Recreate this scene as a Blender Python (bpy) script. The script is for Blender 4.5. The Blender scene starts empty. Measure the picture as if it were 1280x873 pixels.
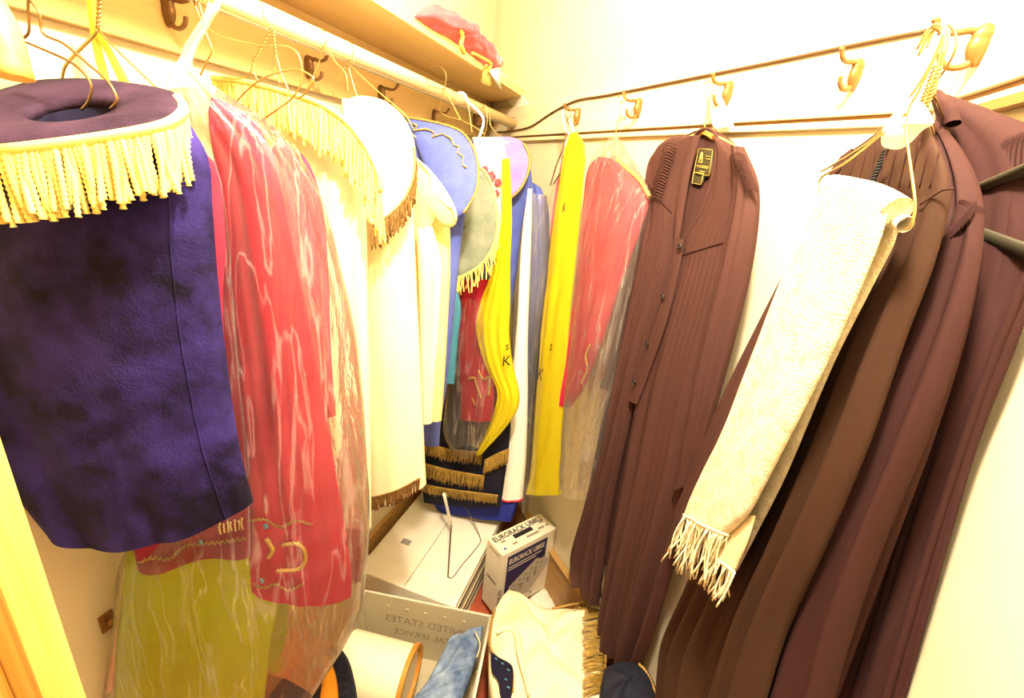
import bpy, bmesh, math, random
import numpy as np
from math import sin, cos, pi, radians, atan, sqrt
from mathutils import Vector, Matrix
random.seed(7)
S = bpy.context.scene
COL = S.collection

# ------------------------------------------------------------------ camera
FPX, CX, CY, H = 569.0, 640.0, 426.5, 1.63
tilt, roll, yaw = atan(206 / FPX), radians(6.0), radians(16.6)
f0 = np.array([-sin(yaw), cos(yaw), 0.]); r0 = np.array([cos(yaw), sin(yaw), 0.]); zz = np.array([0, 0, 1.])
fw = cos(tilt) * f0 - sin(tilt) * zz; u0 = sin(tilt) * f0 + cos(tilt) * zz
rt = cos(roll) * r0 + sin(roll) * u0; up = cos(roll) * u0 - sin(roll) * r0
CAM = np.array([0., 0., H])
cd = bpy.data.cameras.new('camera'); cam = bpy.data.objects.new('camera', cd); COL.objects.link(cam)
cam.matrix_world = Matrix([[rt[i], up[i], -fw[i], CAM[i]] for i in range(3)] + [[0, 0, 0, 1]])
cd.sensor_width = 36; cd.lens = FPX / 1280 * 36; cd.shift_y = -10 / 1280
cd.clip_start = 0.02
S.camera = cam

def hit(p, pl):
    """a pixel of the 1280x873 photograph -> the point on plane pl = (normal, distance)"""
    v = fw + (p[0] - CX) / FPX * rt - (p[1] - CY) / FPX * up
    n = np.array(pl[0], float)
    return CAM + v * ((pl[1] - n @ CAM) / (n @ v))
def YP(y): return ((0, 1, 0), y)
def XP(x): return ((1, 0, 0), x)
def ZP(z): return ((0, 0, 1), z)
NB = np.array([.717, .697, 0.]); NB = NB / np.linalg.norm(NB)
DB = .9
def BP(d): return (NB, d)
def three(a, b, c):
    n = np.cross(b - a, c - a); n /= np.linalg.norm(n)
    return (n, float(n @ a))
def AP(off=0.): n = nrm((.50, -.866, 0)); return (n, float(n @ np.array([-.46, .555, 0])) - off)
def PPL(off=0.): n = nrm((.23, -.97, 0)); return (n, float(n @ np.array([-.47, .40, 0])) - off)
def nrm(v): v = np.asarray(v, float); return v / (np.linalg.norm(v) + 1e-12)
def facing(pl):
    n = nrm(pl[0]); p = hit((640, 426), pl) if abs(n @ fw) > 1e-3 else n * pl[1]
    return n if n @ (CAM - p) > 0 else -n

# ------------------------------------------------------------------ materials
def lin(c): return tuple(((x / 255) / 12.92 if x / 255 <= .04045 else ((x / 255 + .055) / 1.055) ** 2.4) for x in c)
MATS = {}
def mat(name, col, rough=.85, metal=0., sheen=0., col2=None, nscale=8., ndetail=4., contrast=(.35, .65), bump=0., bscale=200., spec=.3, wave=None, trans=0., sheen_tint=None, coord='Object', stretch=None):
    m = bpy.data.materials.new(name); m.use_nodes = True
    nt = m.node_tree; b = nt.nodes['Principled BSDF']; L = nt.links.new
    b.inputs['Base Color'].default_value = (*lin(col), 1)
    b.inputs['Roughness'].default_value = rough; b.inputs['Metallic'].default_value = metal
    b.inputs['Specular IOR Level'].default_value = spec
    if sheen:
        b.inputs['Sheen Weight'].default_value = sheen; b.inputs['Sheen Roughness'].default_value = .4
        if sheen_tint: b.inputs['Sheen Tint'].default_value = (*lin(sheen_tint), 1)
    tc = nt.nodes.new('ShaderNodeTexCoord'); src = tc.outputs['Object']
    if stretch:
        mp = nt.nodes.new('ShaderNodeMapping'); mp.inputs['Scale'].default_value = stretch
        L(src, mp.inputs['Vector']); src = mp.outputs['Vector']
    if col2 is not None:
        if wave:
            t = nt.nodes.new('ShaderNodeTexWave'); t.inputs['Scale'].default_value = nscale
            t.bands_direction = wave; t.inputs['Distortion'].default_value = 6; t.inputs['Detail'].default_value = 3; t.inputs['Detail Scale'].default_value = 1.2
            fac = t.outputs['Fac']
        else:
            t = nt.nodes.new('ShaderNodeTexNoise'); t.inputs['Scale'].default_value = nscale; t.inputs['Detail'].default_value = ndetail
            t.inputs['Roughness'].default_value = .6
            fac = t.outputs['Fac']
        L(src, t.inputs['Vector'])
        r = nt.nodes.new('ShaderNodeValToRGB')
        r.color_ramp.elements[0].position = contrast[0]; r.color_ramp.elements[1].position = contrast[1]
        r.color_ramp.elements[0].color = (*lin(col), 1); r.color_ramp.elements[1].color = (*lin(col2), 1)
        L(fac, r.inputs['Fac']); L(r.outputs['Color'], b.inputs['Base Color'])
    if bump:
        n2 = nt.nodes.new('ShaderNodeTexNoise'); n2.inputs['Scale'].default_value = bscale; n2.inputs['Detail'].default_value = 3
        L(src, n2.inputs['Vector'])
        bp = nt.nodes.new('ShaderNodeBump'); bp.inputs['Strength'].default_value = bump; bp.inputs['Distance'].default_value = .004
        L(n2.outputs['Fac'], bp.inputs['Height']); L(bp.outputs['Normal'], b.inputs['Normal'])
    if trans:
        b.inputs['Transmission Weight'].default_value = 0
        tr = nt.nodes.new('ShaderNodeBsdfTranslucent'); tr.inputs['Color'].default_value = (*lin(col), 1)
        mx = nt.nodes.new('ShaderNodeMixShader'); mx.inputs[0].default_value = trans
        L(b.outputs[0], mx.inputs[1]); L(tr.outputs[0], mx.inputs[2])
        L(mx.outputs[0], nt.nodes['Material Output'].inputs['Surface'])
    MATS[name] = m
    return m
def film(name, tint, clear=.8, gloss=.5, bscale=14., bump=.6, body=(255, 245, 225), stretch=(1, 1, .35), crease=0.):
    """thin plastic film: see-through with a wrinkled glossy skin and a little milky body"""
    m = bpy.data.materials.new(name); m.use_nodes = True
    nt = m.node_tree; L = nt.links.new; nt.nodes.remove(nt.nodes['Principled BSDF'])
    tc = nt.nodes.new('ShaderNodeTexCoord'); mp = nt.nodes.new('ShaderNodeMapping'); mp.inputs['Scale'].default_value = stretch
    L(tc.outputs['Object'], mp.inputs['Vector'])
    n = nt.nodes.new('ShaderNodeTexNoise'); n.inputs['Scale'].default_value = bscale; n.inputs['Detail'].default_value = 5; n.inputs['Distortion'].default_value = 1.2
    L(mp.outputs[0], n.inputs['Vector'])
    bp = nt.nodes.new('ShaderNodeBump'); bp.inputs['Strength'].default_value = bump; bp.inputs['Distance'].default_value = .014
    L(n.outputs['Fac'], bp.inputs['Height'])
    tr = nt.nodes.new('ShaderNodeBsdfTransparent'); tr.inputs['Color'].default_value = (*lin(tint), 1)
    gl = nt.nodes.new('ShaderNodeBsdfGlossy'); gl.inputs['Roughness'].default_value = .12; L(bp.outputs[0], gl.inputs['Normal'])
    df = nt.nodes.new('ShaderNodeBsdfDiffuse'); df.inputs['Color'].default_value = (*lin(body), 1)
    tl = nt.nodes.new('ShaderNodeBsdfTranslucent'); tl.inputs['Color'].default_value = (*lin(body), 1)
    m0 = nt.nodes.new('ShaderNodeMixShader'); m0.inputs[0].default_value = .5; L(df.outputs[0], m0.inputs[1]); L(tl.outputs[0], m0.inputs[2])
    mp2 = nt.nodes.new('ShaderNodeMapping'); mp2.inputs['Scale'].default_value = (1.6, 1.6, .16); L(tc.outputs['Object'], mp2.inputs['Vector'])
    cn = nt.nodes.new('ShaderNodeTexNoise'); cn.inputs['Scale'].default_value = bscale * .9; cn.inputs['Detail'].default_value = 3; cn.inputs['Distortion'].default_value = .5; L(mp2.outputs[0], cn.inputs['Vector'])
    s1 = nt.nodes.new('ShaderNodeMath'); s1.operation = 'SUBTRACT'; s1.inputs[1].default_value = .5; L(cn.outputs['Fac'], s1.inputs[0])
    s2 = nt.nodes.new('ShaderNodeMath'); s2.operation = 'ABSOLUTE'; L(s1.outputs[0], s2.inputs[0])
    mr = nt.nodes.new('ShaderNodeMapRange'); mr.inputs['From Min'].default_value = .0; mr.inputs['From Max'].default_value = .03
    mr.inputs['To Min'].default_value = min(1, 1 - clear + crease); mr.inputs['To Max'].default_value = 1 - clear; L(s2.outputs[0], mr.inputs['Value'])
    m1 = nt.nodes.new('ShaderNodeMixShader'); L(mr.outputs['Result'], m1.inputs[0]); L(tr.outputs[0], m1.inputs[1]); L(m0.outputs[0], m1.inputs[2])
    fr = nt.nodes.new('ShaderNodeFresnel'); fr.inputs['IOR'].default_value = 1.45; L(bp.outputs[0], fr.inputs['Normal'])
    mu = nt.nodes.new('ShaderNodeMath'); mu.operation = 'MULTIPLY'; mu.inputs[1].default_value = gloss; L(fr.outputs[0], mu.inputs[0])
    m2 = nt.nodes.new('ShaderNodeMixShader'); L(mu.outputs[0], m2.inputs[0]); L(m1.outputs[0], m2.inputs[1]); L(gl.outputs[0], m2.inputs[2])
    L(m2.outputs[0], nt.nodes['Material Output'].inputs['Surface'])
    MATS[name] = m
    return m

M_wall = mat('wall_paint', (221, 209, 176), .9, col2=(212, 199, 162), nscale=3, contrast=(.3, .8), bump=.05, bscale=60)
M_ceil = mat('ceiling_paint', (245, 240, 228), .9)
M_board = mat('painted_board', (240, 226, 190), .5, col2=(228, 208, 165), nscale=3, stretch=(1, 1, 8), contrast=(.3, .7))
M_aboard = mat('varnished_board', (208, 178, 122), .5, col2=(194, 160, 102), nscale=4, stretch=(6, .6, 14), contrast=(.3, .7))
M_shelf = mat('shelf_wood', (236, 205, 145), .55, col2=(226, 190, 125), nscale=3, stretch=(8, .7, 1), contrast=(.3, .7))
M_base = mat('baseboard_wood', (186, 146, 88), .45, col2=(160, 120, 66), nscale=3, stretch=(1, 1, 18), contrast=(.3, .7))
M_jamb = mat('pine_jamb', (250, 205, 110), .5, col2=(222, 150, 60), nscale=5, stretch=(9, 9, .25), contrast=(.42, .68))
M_floor = mat('red_floor', (172, 84, 52), .6, col2=(150, 68, 42), nscale=20)
M_gap = mat('dark_moulding', (150, 105, 50), .5)
M_rod = mat('pale_rod', (245, 225, 180), .4, col2=(236, 212, 160), nscale=4, stretch=(6, .4, 6))
M_bracket = mat('bracket_metal', (150, 135, 110), .35, metal=.8)
M_brass = mat('old_brass', (142, 98, 46), .4, metal=.4, spec=.5)
M_brown_hook = mat('aged_bronze', (118, 84, 46), .4, metal=.4, spec=.5)
M_wire = mat('gold_wire', (190, 160, 95), .3, metal=.8, spec=.5)
M_darkwire = mat('bronze_wire', (135, 105, 60), .35, metal=.7, spec=.5)
M_whitepl = mat('white_plastic', (240, 236, 225), .35, spec=.5)
M_yellowpl = mat('yellow_plastic', (240, 215, 50), .35, spec=.5)
M_oldwood = mat('hanger_wood', (226, 178, 96), .45, col2=(205, 150, 70), nscale=6, stretch=(1, 6, 6))
M_greypl = mat('olive_plastic', (54, 48, 34), .45, spec=.5)
M_cable = mat('brown_cable', (90, 62, 32), .5)

M_purple = mat('purple_velvet', (16, 10, 24), .8, sheen=.1, col2=(50, 38, 104), nscale=9, ndetail=8, contrast=(.40, .62), bump=.25, bscale=260, spec=.12, sheen_tint=(150, 120, 220))
M_purpletop = mat('violet_velvet', (38, 23, 38), .85, col2=(62, 42, 60), nscale=12, ndetail=6, contrast=(.36, .68), bump=.25, bscale=260, spec=.12, sheen_tint=(170, 140, 220))
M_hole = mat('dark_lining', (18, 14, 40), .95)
M_gold = mat('gold_fringe', (236, 206, 112), .5, spec=.4, sheen=.2)
M_yfr = mat('yellow_fringe', (245, 215, 110), .55, spec=.4)
M_bronze = mat('bronze_fringe', (104, 72, 30), .5, metal=.2, spec=.4, col2=(140, 100, 48), nscale=90)
M_oldgold = mat('old_gold_fringe', (176, 142, 62), .5, spec=.5, col2=(142, 108, 40), nscale=60)
M_braid = mat('gold_braid', (205, 165, 80), .35, metal=.4, spec=.6, col2=(150, 110, 45), nscale=180, bump=.6, bscale=350)
M_bead = mat('gold_bead', (225, 185, 85), .3, metal=.3, spec=.6)
M_turq = mat('turquoise_bead', (80, 150, 165), .3, spec=.6)
M_red = mat('red_velvet', (192, 34, 62), .85, sheen=.3, col2=(208, 52, 80), nscale=12, contrast=(.35, .7), bump=.2, bscale=240, spec=.12, sheen_tint=(240, 140, 150))
M_wine = mat('wine_velvet', (140, 30, 52), .85, sheen=.25, col2=(160, 44, 62), nscale=12, spec=.12)
M_pink = mat('rose_velvet', (206, 92, 98), .85, sheen=.3, col2=(188, 72, 84), nscale=10, spec=.12)
M_cream = mat('cream_satin', (240, 226, 186), .6, col2=(232, 215, 168), nscale=6, contrast=(.3, .7), bump=.05, bscale=300, spec=.3)
M_creamy = mat('yellow_cream', (240, 220, 150), .6, col2=(232, 206, 125), nscale=6, contrast=(.3, .7), spec=.3)
M_white = mat('white_cloth', (244, 238, 222), .8, bump=.1, bscale=240)
M_blue = mat('blue_velvet', (86, 98, 168), .8, sheen=.1, col2=(68, 78, 150), nscale=12, ndetail=5, contrast=(.35, .7), bump=.15, bscale=240, spec=.15)
M_lilac = mat('lilac_velvet', (138, 124, 178), .8, sheen=.15, col2=(120, 104, 164), nscale=14, contrast=(.35, .7), spec=.15)
M_sage = mat('sage_velvet', (104, 110, 92), .85, sheen=.1, col2=(128, 132, 112), nscale=18, ndetail=6, contrast=(.35, .65), bump=.2, bscale=220, spec=.12)
M_navy = mat('navy_cloth', (15, 16, 30), .8, col2=(22, 24, 42), nscale=20)
M_royal = mat('royal_blue_cloth', (40, 50, 150), .8)
M_teal = mat('teal_cloth', (60, 120, 140), .8)
M_robe = mat('black_robe', (74, 46, 40), .8, col2=(71, 44, 38), nscale=120, stretch=(1, 1, .1), bump=.12, bscale=420, spec=.15, sheen_tint=(255, 200, 180))
M_robe2 = mat('umber_robe', (60, 38, 25), .8, col2=(57, 36, 24), nscale=120, stretch=(1, 1, .1), bump=.12, bscale=420, spec=.15)
M_robe3 = mat('plum_robe', (58, 32, 29), .8, col2=(55, 30, 27), nscale=120, stretch=(1, 1, .1), bump=.12, bscale=420, spec=.15)
M_button = mat('black_button', (34, 24, 20), .3, spec=.6)
M_label = mat('label_cloth', (66, 56, 28), .7)
M_thread = mat('gold_thread', (210, 175, 85), .5)
M_shawl = mat('terry_shawl', (236, 226, 196), .95, col2=(208, 186, 140), nscale=70, ndetail=5, contrast=(.38, .75), bump=.8, bscale=480, spec=.1)
M_linen = mat('linen_band', (226, 205, 158), .9, bump=.3, bscale=300)
M_yarn = mat('cream_yarn', (235, 218, 172), .85, bump=.3, bscale=400)
M_card = mat('white_cardboard', (236, 228, 210), .7, col2=(228, 218, 196), nscale=10)
M_cardside = mat('printed_card_edge', (205, 190, 150), .7)
M_box = mat('mixer_carton', (226, 214, 190), .55, col2=(215, 202, 176), nscale=14)
M_print = mat('navy_print', (40, 34, 78), .5)
M_black = mat('black_ink', (25, 20, 20), .7)
M_grey = mat('grey_print', (140, 130, 112), .6)
M_greylt = mat('light_grey_print', (180, 170, 150), .6)
M_bluedot = mat('blue_ink', (50, 80, 160), .6)
M_bin = mat('corrugated_plastic', (214, 202, 170), .5, col2=(198, 184, 148), nscale=40, wave='X', contrast=(.2, .8), trans=.25)
M_bintext = mat('faded_print', (150, 136, 110), .7)
M_drum = mat('cream_drum', (238, 226, 190), .6)
M_rim = mat('wood_rim', (196, 128, 46), .45)
M_denim = mat('blue_denim', (66, 88, 128), .9, col2=(146, 164, 188), nscale=15, ndetail=6, contrast=(.35, .7), bump=.3, bscale=400)
M_orange = mat('orange_lining', (214, 140, 30), .7)
M_paper = mat('paper_scrap', (225, 215, 195), .8)
M_steel = mat('steel_wire', (120, 105, 80), .3, metal=.8)
F_clear = film('clear_film', (255, 253, 250), .95, .8, 20, .6, stretch=(1, 1, .22), crease=.2, body=(255, 250, 240))
F_clear2 = film('hazy_film', (255, 252, 244), .90, .7, 18, .5, stretch=(1, 1, .22), crease=.18, body=(255, 250, 240))
F_milk = film('milky_film', (252, 246, 232), .45, .5, 16, .5, body=(250, 244, 232))
F_yel = film('yellow_film', (255, 244, 70), .25, .5, 14, .5, body=(255, 240, 50))
F_yel2 = film('olive_yellow_film', (236, 244, 80), .1, .2, 9, .3, body=(228, 240, 36))

# ------------------------------------------------------------------ mesh builder
class MB:
    def __init__(s): s.v = []; s.f = []; s.mi = []; s.sm = []
    def add(s, vs, fs, smooth=True, mi=0):
        o = len(s.v); s.v += [tuple(map(float, p)) for p in vs]
        for q in fs: s.f.append([i + o for i in q]); s.sm.append(smooth); s.mi.append(mi)
        return s
    def grid(s, P, closeu=False, closev=False, smooth=True, mi=0):
        nv, nu = len(P), len(P[0]); fs = []
        for j in range(nv - (0 if closev else 1)):
            for i in range(nu - (0 if closeu else 1)):
                a, b = i, (i + 1) % nu; c, d = j, (j + 1) % nv
                fs.append((c * nu + a, c * nu + b, d * nu + b, d * nu + a))
        return s.add([p for r in P for p in r], fs, smooth, mi)
    def tube(s, pts, r, n=8, beads=0, cap=True, mi=0, flat=1.0):
        pts = [np.asarray(p, float) for p in pts]; m = len(pts); P = []; prev = None
        for k in range(m):
            t = nrm(pts[min(k + 1, m - 1)] - pts[max(k - 1, 0)])
            if prev is None:
                a = np.array([0, 0, 1.]) if abs(t[2]) < .9 else np.array([1., 0, 0])
                e1 = nrm(np.cross(t, a))
            else: e1 = nrm(prev - t * (prev @ t))
            prev = e1; e2 = np.cross(t, e1)
            rr = r(k / (m - 1)) if callable(r) else r
            if beads: rr *= 1 + .22 * (1 if k % 2 else -1)
            P.append([pts[k] + rr * (cos(2 * pi * i / n) * e1 + flat * sin(2 * pi * i / n) * e2) for i in range(n)])
        s.grid(P, closeu=True, mi=mi)
        if cap:
            o = len(s.v) - m * n
            s.f.append([o + i for i in range(n)][::-1]); s.sm.append(False); s.mi.append(mi)
            s.f.append([o + (m - 1) * n + i for i in range(n)]); s.sm.append(False); s.mi.append(mi)
        return s
    def box(s, o, ax, ay, az, mi=0, bev=0):
        o, ax, ay, az = [np.asarray(q, float) for q in (o, ax, ay, az)]
        v = [o, o + ax, o + ax + ay, o + ay, o + az, o + ax + az, o + ax + ay + az, o + ay + az]
        return s.add(v, [(0, 3, 2, 1), (4, 5, 6, 7), (0, 1, 5, 4), (1, 2, 6, 5), (2, 3, 7, 6), (3, 0, 4, 7)], False, mi)
    def sphere(s, c, r, n=8, m=6, sc=(1, 1, 1)):
        c = np.asarray(c, float)
        P = [[c + r * np.array([sc[0] * sin(pi * j / m) * cos(2 * pi * i / n), sc[1] * sin(pi * j / m) * sin(2 * pi * i / n), sc[2] * cos(pi * j / m)]) for i in range(n)] for j in range(m + 1)]
        return s.grid(P, closeu=True)

def wloc(o):
    v = np.zeros(3)
    while o is not None: v = v + np.array(o.location); o = o.parent
    return v
def obj(name, mb, m, parent=None, label=None, bevel=0, fix=True):
    V = np.array(mb.v)
    if parent is None: base = np.array([V[:, 0].mean(), V[:, 1].mean(), V[:, 2].min()])
    else: base = wloc(parent)
    me = bpy.data.meshes.new(name); me.from_pydata([tuple(p - base) for p in V], [], mb.f)
    for mm in (m if isinstance(m, (list, tuple)) else [m]): me.materials.append(mm)
    me.polygons.foreach_set('use_smooth', mb.sm); me.polygons.foreach_set('material_index', mb.mi)
    bm = bmesh.new(); bm.from_mesh(me); bmesh.ops.recalc_face_normals(bm, faces=bm.faces[:]); bm.to_mesh(me); bm.free()
    me.update()
    o = bpy.data.objects.new(name, me); COL.objects.link(o)
    if parent is None: o.location = base
    else: o.parent = parent
    if label: o['label'] = label
    if bevel:
        b = o.modifiers.new('bevel', 'BEVEL'); b.width = bevel; b.segments = 2; b.limit_method = 'ANGLE'
    return o
def thing(name, loc, label, cat, group=None):
    o = bpy.data.objects.new(name, None); COL.objects.link(o); o.location = tuple(loc); o.empty_display_size = .05
    o['label'] = label; o['category'] = cat
    if group: o['group'] = group
    return o
def tag(o, label, cat, group=None):
    o['label'] = label; o['category'] = cat
    if group: o['group'] = group
    return o
def struct(name, mb, m, parent=None, bevel=0):
    o = obj(name, mb, m, parent, bevel=bevel)
    if parent is None: o['kind'] = 'structure'
    return o

# ------------------------------------------------------------------ curves and cloth
def smooth(pts, n):
    """catmull-rom through pts, resampled to n points by chord length"""
    P = [np.asarray(p, float) for p in pts]
    if len(P) == 2: return [P[0] + (P[1] - P[0]) * k / (n - 1) for k in range(n)]
    E = [2 * P[0] - P[1]] + P + [2 * P[-1] - P[-2]]; out = []
    for i in range(1, len(E) - 2):
        for k in range(12):
            t = k / 12; a, b, c, d = E[i - 1:i + 3]
            out.append(.5 * (2 * b + (c - a) * t + (2 * a - 5 * b + 4 * c - d) * t * t + (3 * b - a - 3 * c + d) * t ** 3))
    out.append(P[-1]); out = np.array(out)
    s = np.concatenate([[0], np.cumsum(np.linalg.norm(np.diff(out, axis=0), axis=1))]); s /= s[-1]
    q = np.linspace(0, 1, n)
    return [np.array([np.interp(x, s, out[:, k]) for k in range(out.shape[1])]) for x in q]
def px(pts, pl, n=None):
    w = [hit(p, pl) for p in pts]
    return smooth(w, n) if n else w
def lerp(a, t):
    """value of list a (or number) at t in 0..1"""
    if not isinstance(a, (list, tuple)): return a
    return float(np.interp(t, np.linspace(0, 1, len(a)), a))
def folder(seed, freqs, drift=.0):
    R = random.Random(seed); W = [(f, R.uniform(0, 6.28), R.uniform(.5, 1), R.uniform(-1, 1) * drift) for f in freqs]
    tot = sum(w[2] for w in W)
    def f(u, t):
        s = 0
        for fr, ph, a, dr in W:
            x = sin(2 * pi * fr * u + ph + dr * t)
            y = sqrt(sin(pi * fr * u + ph / 2 + dr * t) ** 2 + .05) * 2.0 - 1.3
            s += a * (.75 * y + .25 * x)
        return s / tot
    return f
def cloth(mb, L, R, n, thick=.01, amp=0., fold=None, nv=40, nu=48, back=True, hem=0., hemf=None, shape=.5, crumple=0., seed=1):
    """a closed cloth body between two edge curves L and R (world points, top to bottom), rounded towards n"""
    n = nrm(n); L = smooth(L, nv); R = smooth(R, nv); RR = random.Random(seed)
    ph = [(RR.uniform(5, 22), RR.uniform(5, 22), RR.uniform(0, 6), RR.uniform(.3, 1)) for _ in range(7)]
    F, Bk = [], []
    for j in range(nv):
        t = j / (nv - 1); a, b = L[j], R[j]; fr, bk = [], []
        for i in range(nu):
            u = i / (nu - 1); p = a + (b - a) * u; e = max(0, 1 - (2 * u - 1) ** 2)
            th = lerp(thick, t) * e ** shape
            fo = lerp(amp, t) * (fold(u, t) if fold else 0) * min(1, e * 4)
            if crumple: fo += crumple * e ** .4 * sum(w * sin(q1 * u + 3 * q * t + p1) * sin(q * t + p1) for q1, q, p1, w in ph) / 3
            dz = 0
            if hem or hemf: dz = -(hem * e + (hemf(u) if hemf else 0)) * max(0, (t - .6) / .4) ** 2
            p = p + np.array([0, 0, dz])
            fr.append(p + n * (th + fo)); bk.append(p - n * max(.002, th * .8 - fo * .5) * (e ** .3))
        F.append(fr); Bk.append(bk)
    if back:
        P = [f + b[::-1][1:-1] for f, b in zip(F, Bk)]
        mb.grid(P, closeu=True)
    else: mb.grid(F)
    return F
def patch(mb, out, n, bulge=.01, thick=.006, rings=7, ripple=0., seed=3):
    """a filled outline (closed world polygon), domed towards n, with real thickness"""
    n = nrm(n); out = [np.asarray(p, float) for p in out]; c = sum(out) / len(out); m = len(out); R = random.Random(seed)
    ph = R.uniform(0, 6)
    def ring(k, off, sgn):
        s = k / rings
        return [c + (p - c) * s + n * (off + sgn * bulge * (1 - s ** 2.2) + (ripple * s * sin(7 * 2 * pi * i / m + ph) * sin(3.1 * s * pi))) for i, p in enumerate(out)]
    back = 1 if bulge < thick else .4
    P = [ring(k, thick / 2, 1) for k in range(1, rings + 1)] + [ring(k, -thick / 2, back) for k in range(rings, 0, -1)]
    o = len(mb.v); mb.grid(P, closeu=True)
    e = o + (2 * rings - 1) * m; q = len(mb.v)
    mb.v += [tuple(c + n * (thick / 2 + bulge)), tuple(c + n * (-thick / 2 + back * bulge))]
    for i in range(m):
        j = (i + 1) % m
        mb.f.append([o + j, o + i, q]); mb.f.append([e + i, e + j, q + 1]); mb.sm += [True, True]; mb.mi += [0, 0]
def fringe(mb, line, length, count, r, seed=1, lean=(0, 0, 0), jitter=.25, beads=0, seg=6, n=5, spread=.3, head=.004):
    """hanging cords along a world curve"""
    R = random.Random(seed); pts = smooth(line, count); lean = np.asarray(lean, float)
    for k, p in enumerate(pts):
        l = (length(k / (count - 1)) if callable(length) else length) * R.uniform(1 - jitter, 1.0)
        d = np.array([R.uniform(-spread, spread) * .35, R.uniform(-spread, spread) * .35, -1.]) + lean
        sw = np.array([R.uniform(-1, 1), R.uniform(-1, 1), 0]) * l * spread * .12
        q = [p + d * l * t + sw * sin(pi * t * 1.3) for t in np.linspace(0, 1, seg)]
        mb.tube(q, r * R.uniform(.85, 1.1), n, beads)
    if head: mb.tube(smooth(line, max(12, count // 2)), head, 6)
def offs(pts, n, d): n = nrm(n); return [np.asarray(p, float) + n * d for p in pts]
def text_mesh(mb, body, o, ax, ay, size, align='LEFT', spacing=1.0, shear=0., fit=None, bold=0.):
    cu = bpy.data.curves.new('lettering', 'FONT'); cu.body = body; cu.size = 1.0; cu.align_x = align; cu.space_character = spacing; cu.shear = shear; cu.resolution_u = 3; cu.offset = bold
    ob = bpy.data.objects.new('lettering', cu); COL.objects.link(ob)
    dg = bpy.context.evaluated_depsgraph_get(); dg.update(); me = bpy.data.meshes.new_from_object(ob.evaluated_get(dg))
    o = np.asarray(o, float); ax = np.asarray(ax, float); ay = np.asarray(ay, float)
    sx = size
    if fit: sx = fit / max(v.co.x for v in me.vertices)
    vs = [o + ax * v.co.x * sx + ay * v.co.y * size for v in me.vertices]
    if vs: mb.add(vs, [list(p.vertices) for p in me.polygons], False)
    bpy.data.objects.remove(ob); bpy.data.curves.remove(cu); bpy.data.meshes.remove(me)
def dup(root, loc, rz, label=None, group=None):
    r = root.copy(); COL.objects.link(r); r.location = tuple(loc); r.rotation_euler = (0, 0, rz)
    if label: r['label'] = label
    if group: r['group'] = group
    for ch in list(root.children):
        c = ch.copy(); COL.objects.link(c); c.parent = r
        for g in list(ch.children):
            d = g.copy(); COL.objects.link(d); d.parent = c
    return r

# ================================================================== THE CLOSET
XA, XC = -.88, .352
YAB = (DB - NB[0] * XA) / NB[1]; YBC = (DB - NB[0] * XC) / NB[1]
TB = nrm(np.array([NB[1], -NB[0], 0]))          # along the far diagonal wall, away from the inner corner
CAB = np.array([XA, YAB, 0]); CBC = np.array([XC, YBC, 0]); LB = np.linalg.norm(CBC - CAB)
ZC = 2.62; YBK = -.75
struct('floor', MB().box((XA - .1, YBK, -.06), (XC - XA + .2, 0, 0), (0, YAB - YBK + .2, 0), (0, 0, .06)), M_floor)
struct('ceiling', MB().box((XA - .1, YBK, ZC), (XC - XA + .2, 0, 0), (0, YAB - YBK + .2, 0), (0, 0, .06)), M_ceil)
struct('wall_left', MB().box((XA - .1, YBK, 0), (.1, 0, 0), (0, YAB - YBK + .12, 0), (0, 0, ZC)), M_wall)
struct('wall_right', MB().box((XC, YBK, 0), (.1, 0, 0), (0, YBC - YBK + .05, 0), (0, 0, ZC)), M_wall)
struct('wall_back', MB().box(CAB - TB * .0, TB * LB, NB * .1, (0, 0, ZC)), M_wall)
# baseboards
struct('baseboard_back', MB().box(CAB - NB * .018 + (0, 0, 0), TB * LB, NB * .018, (0, 0, .225)).box(CAB - NB * .026 + (0, 0, .222), TB * LB, NB * .026, (0, 0, .012)), M_base, bevel=.003)
struct('baseboard_left', MB().box((XA, YBK, 0), (.016, 0, 0), (0, YAB - YBK - .03, 0), (0, 0, .225)), M_base, bevel=.003)
# hook rails with their lower beading
ZR0, ZR1 = 1.782, 1.893
def rail(o, t, n, ln, z0, z1, m):
    return MB().box(o + n * 0 + (0, 0, z0), t * ln, n * .02, (0, 0, z1 - z0)).box(o + (0, 0, z0 - .018), t * ln, n * .014, (0, 0, .012))
struct('trim_1', rail(CAB, TB, -NB, LB, ZR0, ZR1, 0), M_board, bevel=.002)
struct('trim_2', MB().box(CAB + (0, 0, ZR0 - .006), TB * LB, -NB * .010, (0, 0, .0055)), M_gap)
struct('trim_3', MB().box((XA, YBK, 1.772), (.02, 0, 0), (0, YAB - YBK - .03, 0), (0, 0, .156)), M_aboard, bevel=.002)
struct('trim_4', rail(np.array([XC, YBK, 0]), np.array([0, 1., 0]), np.array([-1., 0, 0]), YBC - YBK - .03, ZR0 + .003, ZR1 + .15, 0), M_board, bevel=.002)
struct('trim_5', MB().box((XC - .012, YBK, ZR0 - .003), (.012, 0, 0), (0, YBC - YBK - .03, 0), (0, 0, .006)).box((XC - .016, YBK, ZR0 - .024), (.016, 0, 0), (0, YBC - YBK - .03, 0), (0, 0, .012)), M_gap)
# door jamb, pine, at the near left
struct('trim_6', MB().box((-.66, .17, 0), (.118, 0, 0), (0, .034, 0), (0, 0, 2.05)).box((-.70, .12, 0), (.10, 0, 0), (0, .05, 0), (0, 0, 2.05)), M_jamb, bevel=.004)

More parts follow.
